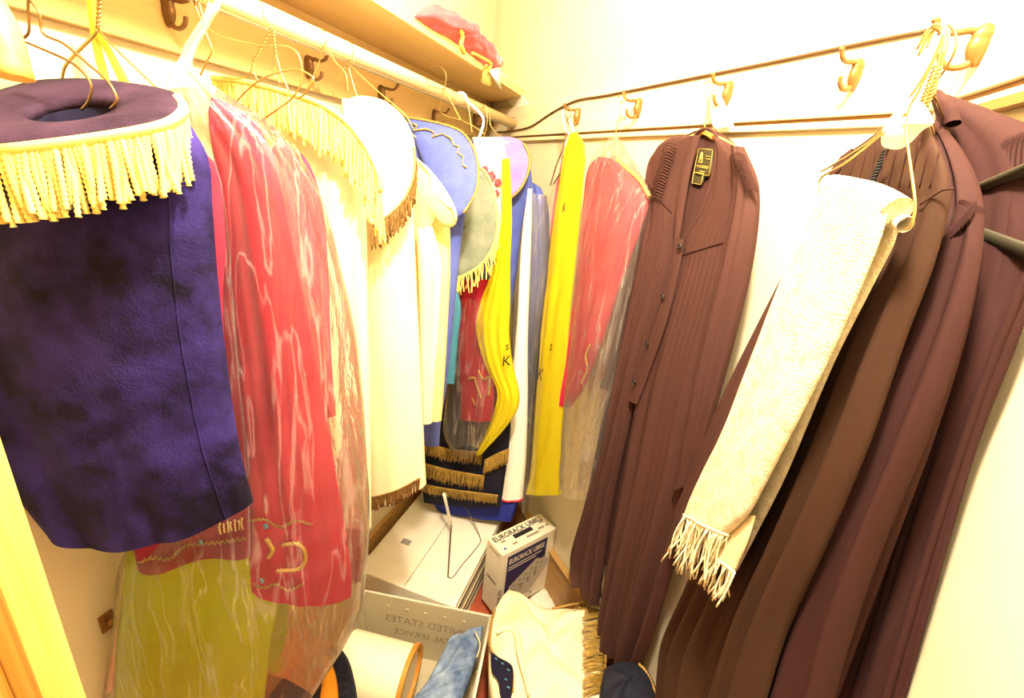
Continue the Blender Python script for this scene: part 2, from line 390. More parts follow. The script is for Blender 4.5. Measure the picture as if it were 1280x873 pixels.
# shelf
ZS = 1.928
sx = [hit((480, 9), ZP(ZS)), hit((606, 91.6), ZP(ZS))]
XS = (sx[0][0] + sx[1][0]) / 2
yS = (DB - NB[0] * XS) / NB[1] - .008
sh = MB(); v = [(XA + .003, YBK, ZS), (XS, YBK, ZS), (XS, yS, ZS), (XA + .003, YAB - .012, ZS)]
v += [(a, b, c + .026) for a, b, c in v]
sh.add(v, [(0, 3, 2, 1), (4, 5, 6, 7), (0, 1, 5, 4), (1, 2, 6, 5), (2, 3, 7, 6), (3, 0, 4, 7)], False)
tag(obj('shelf', sh, M_shelf, bevel=.002), 'long cream wooden shelf running above the clothes rod along the left wall', 'shelf')
# rod
XR, ZRD = -.667, 1.829
yR = (DB - NB[0] * XR) / NB[1] - .02
rod = thing('closet_rod', (XR, yR, ZRD), 'pale wooden clothes rod under the shelf, carrying all the hangers on the left', 'rod')
obj('pole', MB().tube([(XR, YBK + .02, ZRD), (XR, .6, ZRD), (XR, yR, ZRD)], .0165, 20), M_rod, rod)
obj('end_bracket', MB().tube([(XR, yR + .019, ZRD), (XR, yR - .004, ZRD)], .026, 20), M_bracket, rod)
obj('metal_strip', MB().box((XR - .006, YBK + .02, ZRD - .0195), (.012, 0, 0), (0, yR - YBK - .04, 0), (0, 0, .0035)), M_bracket, rod)

# coat hooks: local +X out of the wall
def make_hook(m, loc, label, group):
    t = thing('coat_hook', (0, 0, 0), label, 'coat hook', group)
    mb = MB(); mb.tube(smooth([(.002, 0, .034), (.006, 0, .03), (.008, 0, 0), (.006, 0, -.03), (.002, 0, -.034)], 14), lambda s: .006 + .008 * sin(pi * s) + .003 * (s < .3), 10)
    obj('base_plate', mb, m, t)
    obj('upper_prong', MB().tube(smooth([(.006, 0, .018), (.022, 0, .027), (.042, 0, .022), (.058, 0, .026), (.068, 0, .043)], 16), lambda s: .0075 - .0028 * s, 8).sphere((.068, 0, .044), .0062), m, t)
    obj('lower_prong', MB().tube(smooth([(.006, 0, -.018), (.014, 0, -.034), (.03, 0, -.040), (.044, 0, -.030), (.048, 0, -.016)], 16), lambda s: .0068 - .002 * s, 8).sphere((.048, 0, -.016), .0056), m, t)
    for z in (.026, -.026): obj('screw', MB().sphere((.009, 0, z), .0045, sc=(.6, 1, 1)), M_bracket, t)
    t.location = tuple(loc); t.scale = (.9, .62, .62)
    return t
rzB = math.atan2(-NB[1], -NB[0])
hb = []
for (x, y) in ((724, 146), (800, 136), (912, 118), (1072, 95)):
    hb.append(hit((x, y), BP(DB - .02)))
GB = 'brass coat hooks on the far board'
hk = make_hook(M_brass, hb[0], 'brass double coat hook nearest the inner corner, bearing a yellow bag', GB); hk.rotation_euler = (0, 0, rzB)
dup(hk, hb[1], rzB, 'brass double coat hook above the red robe in plastic', GB)
dup(hk, hb[2], rzB, 'brass double coat hook carrying the single dark robe with a neck label', GB)
dup(hk, hb[3], rzB, 'empty brass double coat hook on the pale board between the dark robes', GB)
hc = hit((1232, 58), XP(XC - .02))
dup(hk, hc, pi, 'large brass coat hook at the top right loaded with gold wire hangers', GB)
GA = 'bronze coat hooks on the left board under the shelf'
ha = [(207, 14), (383, 84), (474, 118), (541, 146), (592, 150), (607, 150)]
la = ['bronze coat hook nearest the camera, beside the white bag neck', 'bronze coat hook behind the gold wires at the yellow fringed mantle', 'bronze coat hook seen above the white round mantle top', 'bronze coat hook above the blue mantle behind upright hanger hook', 'bronze coat hook half hidden behind the white hanger', 'small bronze coat hook farthest along the left board']
pk = make_hook(M_brown_hook, hit(ha[0], XP(XA + .02)), la[0], GA)
for p, l in list(zip(ha, la))[1:]:
    dup(pk, hit(p, XP(XA + .02)), 0, l, GA)

# cable along the far board
cp = px([(1160, 38), (1060, 58), (960, 79), (860, 99), (760, 119), (720, 126), (690, 141), (664, 158), (645, 163), (632, 165), (622, 165)], BP(DB - .024), 60)
tag(obj('cable', MB().tube(cp, .0033, 6), M_cable), 'thin brown cable lying along the top edge of the far hook board', 'cable')

# ================================================================== LEFT WALL: TORAH MANTLES ON HANGERS
def body(name, pl, Lp, Rp, m, parent, thick, amp=0., fold=None, xl=None, n=None, **k):
    """cloth body from pixel outlines on plane pl; xl = hidden left side runs at that x"""
    n = facing(pl) if n is None else n
    R = [hit(p, pl) for p in Rp]
    L = [np.array([xl if not callable(xl) else xl(r), r[1], r[2]]) for r in R] if xl is not None else [hit(p, pl) for p in Lp]
    mb = MB(); F = cloth(mb, L, R, n, thick, amp, fold, **k)
    o = obj(name, mb, m, parent)
    return o, F
def wires(name, pl, lines, r, m, parent=None, n=40, hook=None, **k):
    mb = MB()
    for l in lines:
        pts = [hit(p, pl) if len(p) == 2 else np.array(p, float) for p in l]
        mb.tube(smooth(pts, n), r, 6)
    if hook is not None:                        # loop over the rod at this y, joined to the first wire
        y, e = hook; e = hit(e, pl) if len(e) == 2 else np.array(e, float); rr = .0165 + r
        pts = [np.array([XR + rr * cos(a), y, ZRD + rr * sin(a)]) for a in np.linspace(-.5, pi, 12)][::-1]
        pts += [np.array([XR + rr * .9, y, ZRD - .022])] + [e]
        mb.tube(smooth(pts, 30), r, 6)
    return obj(name, mb, m, parent)

# --- purple mantle ---------------------------------------------------------
yP = .40
pm = thing('velvet_mantle', (-.66, yP, 1.0), 'deep purple velvet mantle with flat fringed top and yellow cord fringe, nearest on the left', 'velvet cover', 'velvet mantles on the rod')
dpl = three(hit((232, 129), YP(.40)), hit((110, 98), YP(.43)), hit((118, 166), YP(.315)))
dout_px = [(233, 131), (224, 119), (205, 111), (180, 106), (145, 101), (110, 98), (75, 98), (40, 101), (0, 112), (-50, 128), (-75, 150), (-60, 172), (-30, 180), (0, 181), (60, 176), (120, 167), (180, 157), (215, 147)]
dn = facing(dpl)
if dn[2] < 0: dn = -dn
def closed_smooth(pts, n):
    q = smooth(list(pts) + [pts[0]], n + 1); return q[:-1]
dout = closed_smooth([hit(p, dpl) for p in dout_px], 72)
hole = closed_smooth([hit((88 + 58 * cos(a), 138 - 13 * sin(a) - 6 * cos(a)), dpl) for a in np.linspace(0, 2 * pi, 24, endpoint=False)], 72)
mb = MB()
rings = []
for k in range(7):
    s = k / 6; rings.append([np.asarray(h) * (1 - s) + np.asarray(o) * s + dn * .004 * sin(pi * s) for h, o in zip(hole, dout)])
low = [[p - np.array([0, 0, .012]) for p in rings[-1]], [p - dn * .01 for p in rings[0]]]
mb.grid(rings + low, closeu=True, closev=True)
obj('top_panel', mb, M_purpletop, pm)
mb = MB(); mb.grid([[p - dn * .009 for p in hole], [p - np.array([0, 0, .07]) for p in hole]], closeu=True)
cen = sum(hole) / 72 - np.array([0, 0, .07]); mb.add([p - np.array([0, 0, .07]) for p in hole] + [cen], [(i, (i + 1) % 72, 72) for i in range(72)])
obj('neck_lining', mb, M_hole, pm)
Lp = [(-66, 192), (-66, 250), (-60, 350), (-46, 440), (-28, 510), (12, 585), (66, 656)]
Rp = [(238, 156), (261, 200), (266, 260), (272, 340), (280, 420), (290, 500), (302, 570), (317, 628)]
pn = nrm((.23, -.97, 0))
fo = folder(4, [1.3, 2.2, 3.1], 1.0)
o, Fp = body('body', PPL(), Lp, Rp, M_purple, pm, [.034, .05, .05, .045, .04], [.0, .006, .01, .012], fo, n=pn, nv=60, nu=70, hem=.03, seed=5, crumple=.003)
mb = MB(); mb.tube([p[63] + pn * .0008 for p in Fp[3:]], .0011, 6); obj('seam', mb, M_purple, pm)
front = [p - np.array([0, 0, .004]) for p in smooth([hit(p, dpl) for p in [(-76, 150), (-60, 172), (-30, 180), (0, 182), (60, 176), (120, 168), (180, 158), (215, 148), (233, 132), (225, 118)]], 60)]
front = offs(front, (.1, -1, 0), .004)
mb = MB(); fringe(mb, front, lambda s: .066, 135, .0028, seed=2, beads=1, seg=26, n=6, spread=.3, jitter=.2, head=.005)
obj('fringe', mb, M_gold, pm)
wires('wire_hanger', YP(.35), [[(36, -8), (35, 8), (36, 40), (27, 50), (40, 56), (85, 76), (105, 92), (114, 106), (113, 120), (108, 131), (102, 137)],
      [(37, 0), (44, 8), (50, 18), (54, 42), (80, 55), (110, 80), (135, 102), (146, 122), (144, 130), (138, 136)]], .0013, M_darkwire, hook=(.35, (36, -8)))
tag(bpy.data.objects['wire_hanger'], 'bronze wire hanger whose two arms enter the neck of the purple mantle', 'hanger', 'wire hangers on the rod')

# wooden hanger at the very top left
w0 = [np.array([XR - .01, .30, 1.79]), hit((-60, -60), YP(.27)), hit((-5, 20), YP(.262)), hit((20, 98), YP(.258))]
wh = thing('wooden_hanger', (XR, .30, 1.66), 'blond wooden coat hanger arm poking in at the top left corner', 'hanger')
mb = MB(); mb.tube(smooth(w0[1:], 14), .0115, 8, flat=.75); obj('arm', mb, M_oldwood, wh)
mb = MB(); e = w0[1]
mb.tube(smooth([np.array([XR - .02, .29, 1.83]), np.array([XR - .01, .29, 1.85]), np.array([XR + .012, .288, 1.849]), np.array([XR + .021, .285, 1.83]), np.array([XR + .01, .28, 1.80]), e], 24), .0015, 6); obj('hook', mb, M_steel, wh)

# --- yellow plastic hanger and green twisted wire hanger ---------------------
yh = thing('plastic_hanger', hit((130, 100), YP(.5)), 'flat yellow plastic hanger behind the purple mantle', 'hanger', 'plastic hangers on the rod')
def ribbon(mb, pts, pl, w, th=.003):
    n = facing(pl); P = smooth([hit(p, pl) for p in pts], 20); rows = []
    for k, p in enumerate(P):
        t = nrm(P[min(k + 1, 19)] - P[max(k - 1, 0)]); s = nrm(np.cross(t, n)); ww = lerp(w, k / 19)
        rows.append([p - s * ww + n * th, p + s * ww + n * th, p + s * ww - n * th, p - s * ww - n * th])
    mb.grid(rows, closeu=True, smooth=False)
mb = MB(); ribbon(mb, [(114, -30), (114, 0), (116, 20), (119, 45), (125, 75), (134, 108)], YP(.5), [.0035, .0035, .004, .005, .004]); obj('left_arm', mb, M_yellowpl, yh)
mb = MB(); ribbon(mb, [(120, 42), (132, 58), (145, 82), (160, 112)], YP(.5), [.002, .004, .006]); obj('right_arm', mb, M_yellowpl, yh)
mb = MB(); mb.tube(smooth([np.array([XR - .019, .5, ZRD]), np.array([XR, .5, ZRD + .020]), np.array([XR + .019, .5, ZRD]), hit((114, -25), YP(.5))], 24), .003, 8); obj('hook', mb, M_yellowpl, yh)
def twist(mb, a, b, r, turns, wr, n=60):
    a, b = np.asarray(a, float), np.asarray(b, float); t = nrm(b - a); e1 = nrm(np.cross(t, (0.3, .8, .1))); e2 = np.cross(t, e1)
    for ph in (0, pi):
        mb.tube([a + (b - a) * k / n + r * (cos(2 * pi * turns * k / n + ph) * e1 + sin(2 * pi * turns * k / n + ph) * e2) for k in range(n + 1)], wr, 6)
mb = MB(); pl = YP(.46)
twist(mb, hit((126, -20), pl), hit((122, 36), pl), .0018, 5, .0013)
mb.tube(px([(124, 34), (130, 46), (160, 76), (198, 112), (215, 125)], pl, 20), .0012, 6)
mb.tube(px([(122, 36), (118, 44), (97, 65), (82, 82), (78, 98), (79, 112)], pl, 20), .0020, 6)
pts = [np.array([XR + .018 * cos(a), .46, ZRD + .018 * sin(a)]) for a in np.linspace(pi, -.3, 12)]
mb.tube(smooth(pts + [hit((126, -20), pl)], 24), .0015, 6)
tag(obj('wire_hanger', mb, M_wire), 'twisted neck gold wire hanger crossing the yellow plastic hanger', 'hanger', 'wire hangers on the rod')

# --- red mantles under clear film, with a yellow bag below ---------------------
gR = 'velvet mantles on the rod'
yM = .58
rm = thing('velvet_mantle', hit((370, 760), YP(yM)), 'long red velvet mantle with gold letters in clear plastic beside the purple one', 'velvet cover', gR)
Lp = [(268, 124), (262, 142), (264, 175), (275, 240), (285, 350), (296, 470), (303, 570), (310, 660), (312, 725), (314, 738)]
Rp = [(277, 124), (316, 150), (338, 186), (352, 230), (372, 330), (395, 440), (415, 560), (432, 660), (440, 720), (440, 745)]
o, Fm = body('body', AP(.03), Lp, Rp, M_red, rm, [.02, .03, .03, .025, .02], [.003, .006, .006, .004], folder(9, [2, 3.3, 5.2], 1.2), nv=50, nu=56, hem=.012)
def stroke(mb, pts, pl, r=.003, n=26, beads=1): mb.tube(px(pts, pl, n), r, 6, beads)
fp = AP(-.004)
mb = MB()
stroke(mb, [(333, 674), (337, 680), (341, 688), (336, 697)], fp, .0038); obj('letter', mb, M_bead, rm); mb = MB()
stroke(mb, [(352, 682), (372, 680), (381, 690), (381, 703), (372, 712), (346, 714)], fp, .0036, 36)
obj('letter', mb, M_bead, rm)
for l in ([(312, 652), (330, 650), (350, 659), (370, 652), (389, 656)], [(315, 730), (330, 735), (345, 731), (360, 738), (378, 731)]):
    mb = MB(); P = px(l, fp, 60)
    for k in range(59):
        if k % 2: mb.tube([P[k], P[k] + nrm(P[k + 1] - P[k]) * .007 + np.array([0, 0, .003 * (1 if k % 4 == 1 else -1)])], .0011, 5)
    mb.tube(P, .0009, 5)
    obj('beaded_border', mb, M_braid, rm)
for p in ((333, 658), (328, 726)):
    mb = MB(); c = hit(p, fp)
    for a in range(7): mb.sphere(c + .0035 * np.array([cos(a * .9), -.3, sin(a * .9)]), .0022, 6, 4)
    obj('turquoise_flower', mb, M_turq, rm)
# second red panel (seen farther right under film)
r3 = thing('velvet_mantle', hit((400, 480), YP(.66)), 'narrow strip of red velvet mantle behind the long red one', 'velvet cover', gR)
body('body', YP(.66), [(352, 180), (340, 200), (345, 300), (360, 420), (370, 520)], [(360, 178), (386, 204), (404, 262), (411, 350), (414, 440), (420, 520)], M_red, r3, .015, .004, folder(3, [2, 4]), nv=30, nu=24)
mb = MB(); stroke(mb, [(365, 180), (372, 190), (376, 202), (380, 216)], YP(.64), .002, 18); obj('gold_edging', mb, M_bead, r3)
# wine mantle under the purple hem
yW = .47
wm = thing('velvet_mantle', hit((240, 715), YP(yW)), 'wine red velvet mantle hem with gold vine beading, showing below the purple mantle', 'velvet cover', gR)
Lp = [(210, 170), (130, 210), (120, 300), (130, 420), (140, 520), (155, 620), (165, 680), (172, 712)]; Rp = [(225, 170), (270, 205), (286, 300), (294, 420), (303, 520), (310, 610), (312, 660), (313, 690)]
o, Fw = body('body', AP(.0), Lp, Rp, M_wine, wm, .012, .004, folder(12, [1.2, 2.5]), nv=30, nu=40, hemf=lambda u: .01 * sin(2 * pi * u * 1.2 + .2))
fp = AP(-.016); mb = MB()
P = px([(172, 704), (192, 698), (212, 699), (232, 683), (255, 680), (280, 678), (308, 673)], fp, 90)
mb.tube(P, .0009, 5)
for k in range(2, 88, 2):
    d = nrm(P[k + 1] - P[k]); mb.tube([P[k], P[k] + d * .006 + np.array([0, 0, .004 * (1 if k % 4 == 0 else -1)])], .0011, 5)
obj('beaded_border', mb, M_braid, wm)
mb = MB(); c = hit((252, 678), fp)
for a in range(7): mb.sphere(c + .003 * np.array([cos(a * .9), -.3, sin(a * .9)]), .002, 6, 4)
obj('turquoise_flower', mb, M_turq, wm)
mb = MB()
for k in range(7):
    x = 275 + k * 4.6; mb.tube(px([(x, 654 + k % 2 * 2 - k), (x - 1 + k % 3, 660 - k), (x + 1, 668 - k % 2 - k)], fp, 8), .0015, 6, 1)
obj('yellow_tassels', mb, M_gold, wm)
# yellow bag
yb = thing('garment_bag', hit((260, 850), YP(.60)), 'olive yellow plastic garment bag hanging low under the purple mantle', 'garment bag', 'plastic garment bags')
o, F = body('bag_film', AP(.035), [(160, 560), (158, 660), (152, 740), (146, 800), (142, 880)], [(330, 560), (345, 660), (352, 740), (340, 800), (330, 880)], F_yel2, yb, .012, .004, folder(31, [1.5, 3, 6], 2), nv=36, nu=40, crumple=.006)
# clear bag over red mantles: neck and body
cb = thing('garment_bag', hit((330, 855), YP(.5)), 'large crinkled clear plastic bag covering the red mantles beside the purple one', 'garment bag', 'plastic garment bags')
Lp = [(222, 96), (232, 120), (240, 160), (255, 230), (262, 330), (268, 440), (250, 560), (190, 660), (152, 700), (142, 780), (130, 870)]
Rp = [(246, 92), (290, 122), (345, 160), (395, 230), (425, 330), (448, 440), (458, 560), (462, 650), (455, 740), (440, 790), (390, 870)]
o, F = body('bag_film', AP(.03), Lp, Rp, F_clear, cb, [.02, .05, .065, .08, .07], [.003, .006, .008, .008], folder(21, [2, 3.5, 5, 7], 2.5), nv=90, nu=100, crumple=.004, seed=8)
nk = MB(); P = px([(266, 4), (258, 26), (247, 44), (237, 62), (231, 84), (232, 100), (242, 122)], YP(.49), 30)
nk.tube(P, lambda s: .005 + .004 * s + .11 * max(0, s - .62) ** 1.4, 20, flat=.6, cap=False); obj('gathered_neck', nk, F_milk, cb)
# white plastic hanger inside its neck
mb = MB(); P = px([(262, 22), (252, 40), (240, 62), (234, 84)], YP(.49), 16)
hkp = [np.array([XR + .020 * cos(a), .49, ZRD + .020 * sin(a)]) for a in np.linspace(pi, -.4, 12)]
mb.tube(smooth(hkp + [hit((268, -6), YP(.49))] + P, 40), .0034, 8)
mb.tube(px([(234, 84), (225, 100), (200, 128)], YP(.49), 12), .0036, 8); mb.tube(px([(234, 84), (246, 95), (268, 112)], YP(.49), 12), .0030, 8)
tag(obj('plastic_hanger', mb, M_whitepl), 'white plastic hanger whose hook holds the clear bag beside the purple mantle', 'hanger', 'plastic hangers on the rod')

# bent bronze wire hanger
wires('wire_hanger', YP(.56), [[(240, -6), (244, 6), (252, 25), (270, 43), (300, 52), (330, 57), (358, 58), (374, 70), (377, 100), (366, 122), (345, 138), (325, 152)],
      [(246, -10), (253, 20), (259, 45), (265, 62), (258, 78), (250, 95)], [(290, 133), (312, 110), (335, 95), (368, 87), (388, 94), (392, 102), (380, 118), (372, 124)]], .0012, M_wire, hook=(.56, (241, -6)))
tag(bpy.data.objects['wire_hanger.002'], 'bent gold wire hanger looping over the yellow fringed mantle shoulder', 'hanger', 'wire hangers on the rod')
# double hanger at the fringe
mb = MB(); pl = YP(.66)
pts = [np.array([XR + .0175 * cos(a), .66, ZRD + .0175 * sin(a)]) for a in np.linspace(pi + .3, -.3, 14)]
mb.tube(smooth(pts + [hit((340, 36), pl)], 26), .0012, 6)
twist(mb, hit((340, 34), pl), hit((316, 78), pl), .0014, 5, .0010)
mb.tube(px([(316, 76), (312, 92), (296, 99), (279, 97)], pl, 14), .0012, 6); mb.tube(px([(316, 76), (318, 92), (324, 103)], pl, 8), .0012, 6)
twist(mb, hit((341, 36), pl), hit((345, 68), pl), .0014, 4, .0010); mb.tube(px([(345, 68), (352, 92), (362, 116)], pl, 10), .0012, 6); mb.tube(px([(345, 68), (343, 92), (350, 104)], pl, 10), .0012, 6)
tag(obj('wire_hanger', mb, M_wire), 'gold wire hanger with twisted double neck at the yellow fringed mantle', 'hanger', 'wire hangers on the rod')

# --- cream mantle with yellow fringe --------------------------------------------
y3 = .74
cm = thing('velvet_mantle', hit((430, 660), YP(y3)), 'cream mantle with a thick yellow cord fringe spilling over its shoulder', 'velvet cover', gR)
Rp = [(345, 118), (395, 135), (430, 165), (452, 210), (458, 280), (460, 380), (463, 480), (464, 580), (464, 660)]
body('body', YP(y3), None, Rp, M_cream, cm, [.02, .035, .03, .03], [.002, .006, .008, .008], folder(17, [2, 4, 7], 1), xl=-.80, nv=50, nu=50, crumple=.002)
tl = px([(266, 98), (300, 101), (345, 112), (395, 128), (430, 150), (455, 180), (472, 215), (476, 240)], YP(y3 - .045), 60)
mb = MB(); patch(mb, closed_smooth(px([(270, 99), (345, 111), (400, 128), (445, 165), (470, 215), (440, 222), (380, 180), (310, 150), (275, 130)], YP(y3 - .005)), 48), (.2, -1, .3), .008, .006); obj('top_panel', mb, M_creamy, cm)
mb = MB(); fringe(mb, tl, lambda s: .058 + .045 * s, 120, .0025, seed=6, beads=1, seg=22, n=5, spread=.22, head=.005); obj('fringe', mb, M_yfr, cm)

# --- cream mantle with bronze fringe ---------------------------------------------
y4 = .88
bm = thing('velvet_mantle', hit((500, 630), YP(y4)), 'cream mantle with white round top and bronze fringe at top and hem', 'velvet cover', gR)
Rp = [(440, 125), (490, 150), (512, 200), (517, 270), (520, 340), (524, 420), (528, 500), (531, 570), (533, 605)]
Lq = [(430, 125), (425, 200), (430, 300), (440, 400), (448, 500), (455, 580), (458, 628)]
o, F4 = body('body', YP(y4), Lq, Rp, M_cream, bm, [.02, .04, .045, .045, .04], [.001, .004, .006, .006], folder(23, [1.1, 2.1], .6), nv=50, nu=50, hem=.004, n=(.15, -1, 0))
rim = [(428, 128), (450, 121), (478, 126), (500, 142), (514, 165), (520, 195), (517, 228), (505, 252), (487, 270), (468, 283), (450, 260), (432, 200)]
pl4 = three(hit((440, 125), YP(y4 - .01)), hit((520, 195), YP(y4 - .02)), hit((468, 283), YP(y4 - .10)))
mb = MB(); patch(mb, closed_smooth([hit(p, pl4) for p in rim], 60), facing(pl4), .012, .006); obj('top_panel', mb, M_cream, bm)
mb = MB(); fringe(mb, offs([hit(p, pl4) for p in [(519, 185), (520, 205), (516, 230), (505, 252), (487, 270), (468, 283)]], (0, -1, 0), .004), .05, 100, .0012, seed=3, seg=6, spread=.45, head=.003); obj('top_fringe', mb, M_bronze, bm)
hl = [r + np.array([0, -.003, .036]) for r in F4[-1][4:47]]
mb = MB(); fringe(mb, hl, .042, 110, .0013, seed=4, seg=5, spread=.3, head=.0028); obj('hem_fringe', mb, M_bronze, bm)
wires('wire_hanger', YP(y4), [[(418, 50), (427, 65), (438, 82), (470, 112), (505, 142), (517, 162)], [(440, 139), (470, 139), (495, 150), (520, 172)], [(431, 84), (421, 102), (416, 120)], [(436, 84), (440, 100), (446, 120)]], .0011, M_wire, hook=(y4, (426, 62)))
tag(bpy.data.objects['wire_hanger.004'], 'gold wire hanger with long arms resting on the white round mantle top', 'hanger', 'wire hangers on the rod')
wires('wire_hanger', YP(.80), [[(406, 52), (398, 80), (390, 98), (382, 118)], [(408, 60), (420, 78), (432, 92), (435, 112)]], .0012, M_wire, hook=(.80, (406, 52)))
tag(bpy.data.objects['wire_hanger.005'], 'thin gold wire hanger between the yellow fringed and bronze fringed mantles', 'hanger', 'wire hangers on the rod')

# --- yellow-cream jacket-like cover ------------------------------------------------
y5 = 1.0
jk = thing('satin_cover', hit((550, 530), YP(y5)), 'pale yellow satin cover with scalloped cape and long sleeve, next to the blue mantle', 'satin cover')
body('body', YP(y5), None, [(515, 195), (545, 225), (560, 260), (563, 330), (560, 400), (556, 470), (552, 526)], M_creamy, jk, [.01, .03, .03, .03], [.002, .005, .006], folder(41, [2, 3.4]), xl=-.70, nv=40, nu=40)
body('sleeve', YP(y5 - .045), [(520, 285), (522, 330), (524, 400), (526, 460), (530, 528)], [(540, 282), (552, 330), (550, 400), (545, 460), (541, 528)], M_cream, jk, .014, .002, folder(43, [1.5]), nv=24, nu=20)
mb = MB(); pc = YP(y5 - .05)
patch(mb, closed_smooth(px([(510, 190), (530, 205), (548, 225), (562, 246), (571, 268), (568, 282), (556, 284), (545, 276), (534, 290), (522, 308), (514, 270)], pc), 60), (.1, -1, .2), .010, .005, ripple=.002); obj('cape', mb, M_creamy, jk)
mb = MB(); mb.tube(px([(523, 200), (537, 218), (541, 236), (550, 246), (556, 255), (566, 262), (570, 275)], YP(y5 - .058), 40), .002, 6, 1); obj('scalloped_trim', mb, M_cream, jk)

# --- blue mantle --------------------------------------------------------------------
y6 = 1.15
bl = thing('velvet_mantle', hit((545, 560), YP(y6)), 'periwinkle blue velvet mantle with zigzag gold braid on its shoulder', 'velvet cover', gR)
body('body', YP(y6), None, [(520, 155), (570, 175), (584, 210), (582, 260), (575, 320), (568, 390), (560, 470), (551, 530), (549, 557)], M_blue, bl, [.01, .03, .03, .03], [.002, .006, .008, .006], folder(51, [2.3, 4, 6]), xl=-.74, nv=50, nu=50)
sh = [(510, 148), (530, 151), (560, 158), (580, 168), (593, 188), (598, 212), (596, 238), (588, 255), (578, 268), (560, 270), (540, 230), (522, 185)]
pl6 = three(hit((520, 150), YP(y6 + .0)), hit((597, 210), YP(y6 - .03)), hit((580, 266), YP(y6 - .07)))
mb = MB(); patch(mb, closed_smooth([hit(p, pl6) for p in sh], 60), facing(pl6), .01, .006); obj('top_panel', mb, M_blue, bl)
mb = MB(); P = offs([hit(p, pl6) for p in [(510, 148), (530, 151), (560, 158), (580, 168), (593, 188), (598, 212), (596, 238), (588, 255), (580, 267)]], facing(pl6), .004); mb.tube(smooth(P, 70), .0032, 6, 1); obj('edge_braid', mb, M_braid, bl)
mb = MB(); zg = [(514, 155), (524, 160), (520, 166), (535, 164), (545, 168), (543, 174), (556, 170), (566, 176), (569, 184), (576, 186), (574, 194), (581, 198), (580, 208), (585, 212)]
mb.tube(offs([hit(p, pl6) for p in zg], facing(pl6), .012), .0022, 6, 1); obj('zigzag_braid', mb, M_braid, bl)
wires('wire_hanger', YP(y6), [[(536, 88), (543, 83), (551, 84), (557, 92), (557, 104), (551, 130), (545, 152)], [(554, 110), (552, 118)]], .0012, M_darkwire)
tag(bpy.data.objects['wire_hanger.006'], 'bronze wire hanger with bare hook standing up above the rod', 'hanger', 'wire hangers on the rod')
mb = MB(); pl = YP(1.18)
pts = [np.array([XR + .0175 * cos(a), 1.18, ZRD + .0175 * sin(a)]) for a in np.linspace(pi + .3, -.2, 12)]
e = hit((556, 112), pl); mb.tube(smooth(pts + [e], 24), .0012, 6)
twist(mb, e, hit((576, 150), pl), .0015, 5, .001); mb.tube(px([(576, 150), (560, 146), (550, 140)], pl, 8), .0012, 6); mb.tube(px([(576, 150), (592, 158), (606, 168)], pl, 8), .0012, 6)
tag(obj('wire_hanger', mb, M_wire), 'gold wire hanger with twisted neck just right of the upright bare hook', 'hanger', 'wire hangers on the rod')

# --- sage mantle, folded over, with gold fringe ---------------------------------------
y7 = 1.30
sg = thing('velvet_mantle', hit((590, 370), YP(y7)), 'grey green velvet mantle top with a hole and gold fringe around its rim', 'velvet cover', gR)
rim = [(574, 205), (590, 203), (607, 216), (618, 240), (623, 268), (621, 295), (612, 318), (598, 334), (582, 344), (571, 348), (570, 320), (572, 300), (580, 292), (582, 284), (573, 278), (571, 240)]
pl7 = three(hit((590, 205), YP(y7 + .01)), hit((622, 270), YP(y7 - .02)), hit((573, 345), YP(y7 - .07)))
mb = MB(); patch(mb, [hit(p, pl7) for p in smooth(rim + [rim[0]], 90)[:-1]], facing(pl7), .006, .008); obj('top_panel', mb, M_sage, sg)
ed = [(590, 203), (607, 216), (618, 240), (623, 268), (621, 295), (612, 318), (598, 334), (582, 344), (571, 348)]
mb = MB(); mb.tube(smooth(offs([hit(p, pl7) for p in ed], facing(pl7), .005), 60), .0035, 6, 1); obj('edge_braid', mb, M_yfr, sg)
mb = MB(); fringe(mb, offs([hit(p, pl7) for p in ed[2:]], (0, -1, 0), .006), .058, 46, .0022, seed=8, beads=1, seg=16, spread=.6, lean=(.08, 0, 0), head=0); obj('fringe', mb, M_yfr, sg)
body('body', YP(y7 + .02), None, [(590, 210), (610, 245), (612, 290), (604, 330), (598, 350)], M_sage, sg, .02, .003, folder(6, [2, 3]), xl=-.72, nv=24, nu=24)

# --- teal cloth edge ----------------------------------------------------------------
tg = body('teal_cover', YP(1.22), None, [(560, 340), (576, 380), (572, 430), (568, 480)], M_teal, None, .015, .003, folder(2, [2, 3]), xl=-.70, nv=24, nu=24)[0]
tag(tg, 'sliver of teal cloth cover between the blue mantle and the bagged red mantle', 'cloth cover')

# --- white and pink item -------------------------------------------------------------
wpk = thing('silk_scarf', hit((618, 330), YP(1.42)), 'white silk scarf with pink flowers hanging between the grey green and lilac mantles', 'scarf')
body('cloth', YP(1.42), [(590, 172), (596, 200), (606, 240), (615, 290), (618, 340)], [(628, 172), (634, 200), (636, 240), (636, 290), (636, 340)], M_white, wpk, .01, .003, folder(7, [1.5, 3]), nv=28, nu=24)
mb = MB(); fpl = YP(1.40)
for (x, y, s) in ((606, 212, 1), (614, 220, 1.3), (622, 228, 1), (611, 232, .8), (620, 242, 1)):
    c = hit((x, y), fpl)
    for a in range(5): mb.sphere(c + .007 * s * np.array([cos(a * 1.257), 0, sin(a * 1.257)]), .006 * s, 6, 4, sc=(1, .25, 1))
obj('printed_flowers', mb, M_pink, wpk)

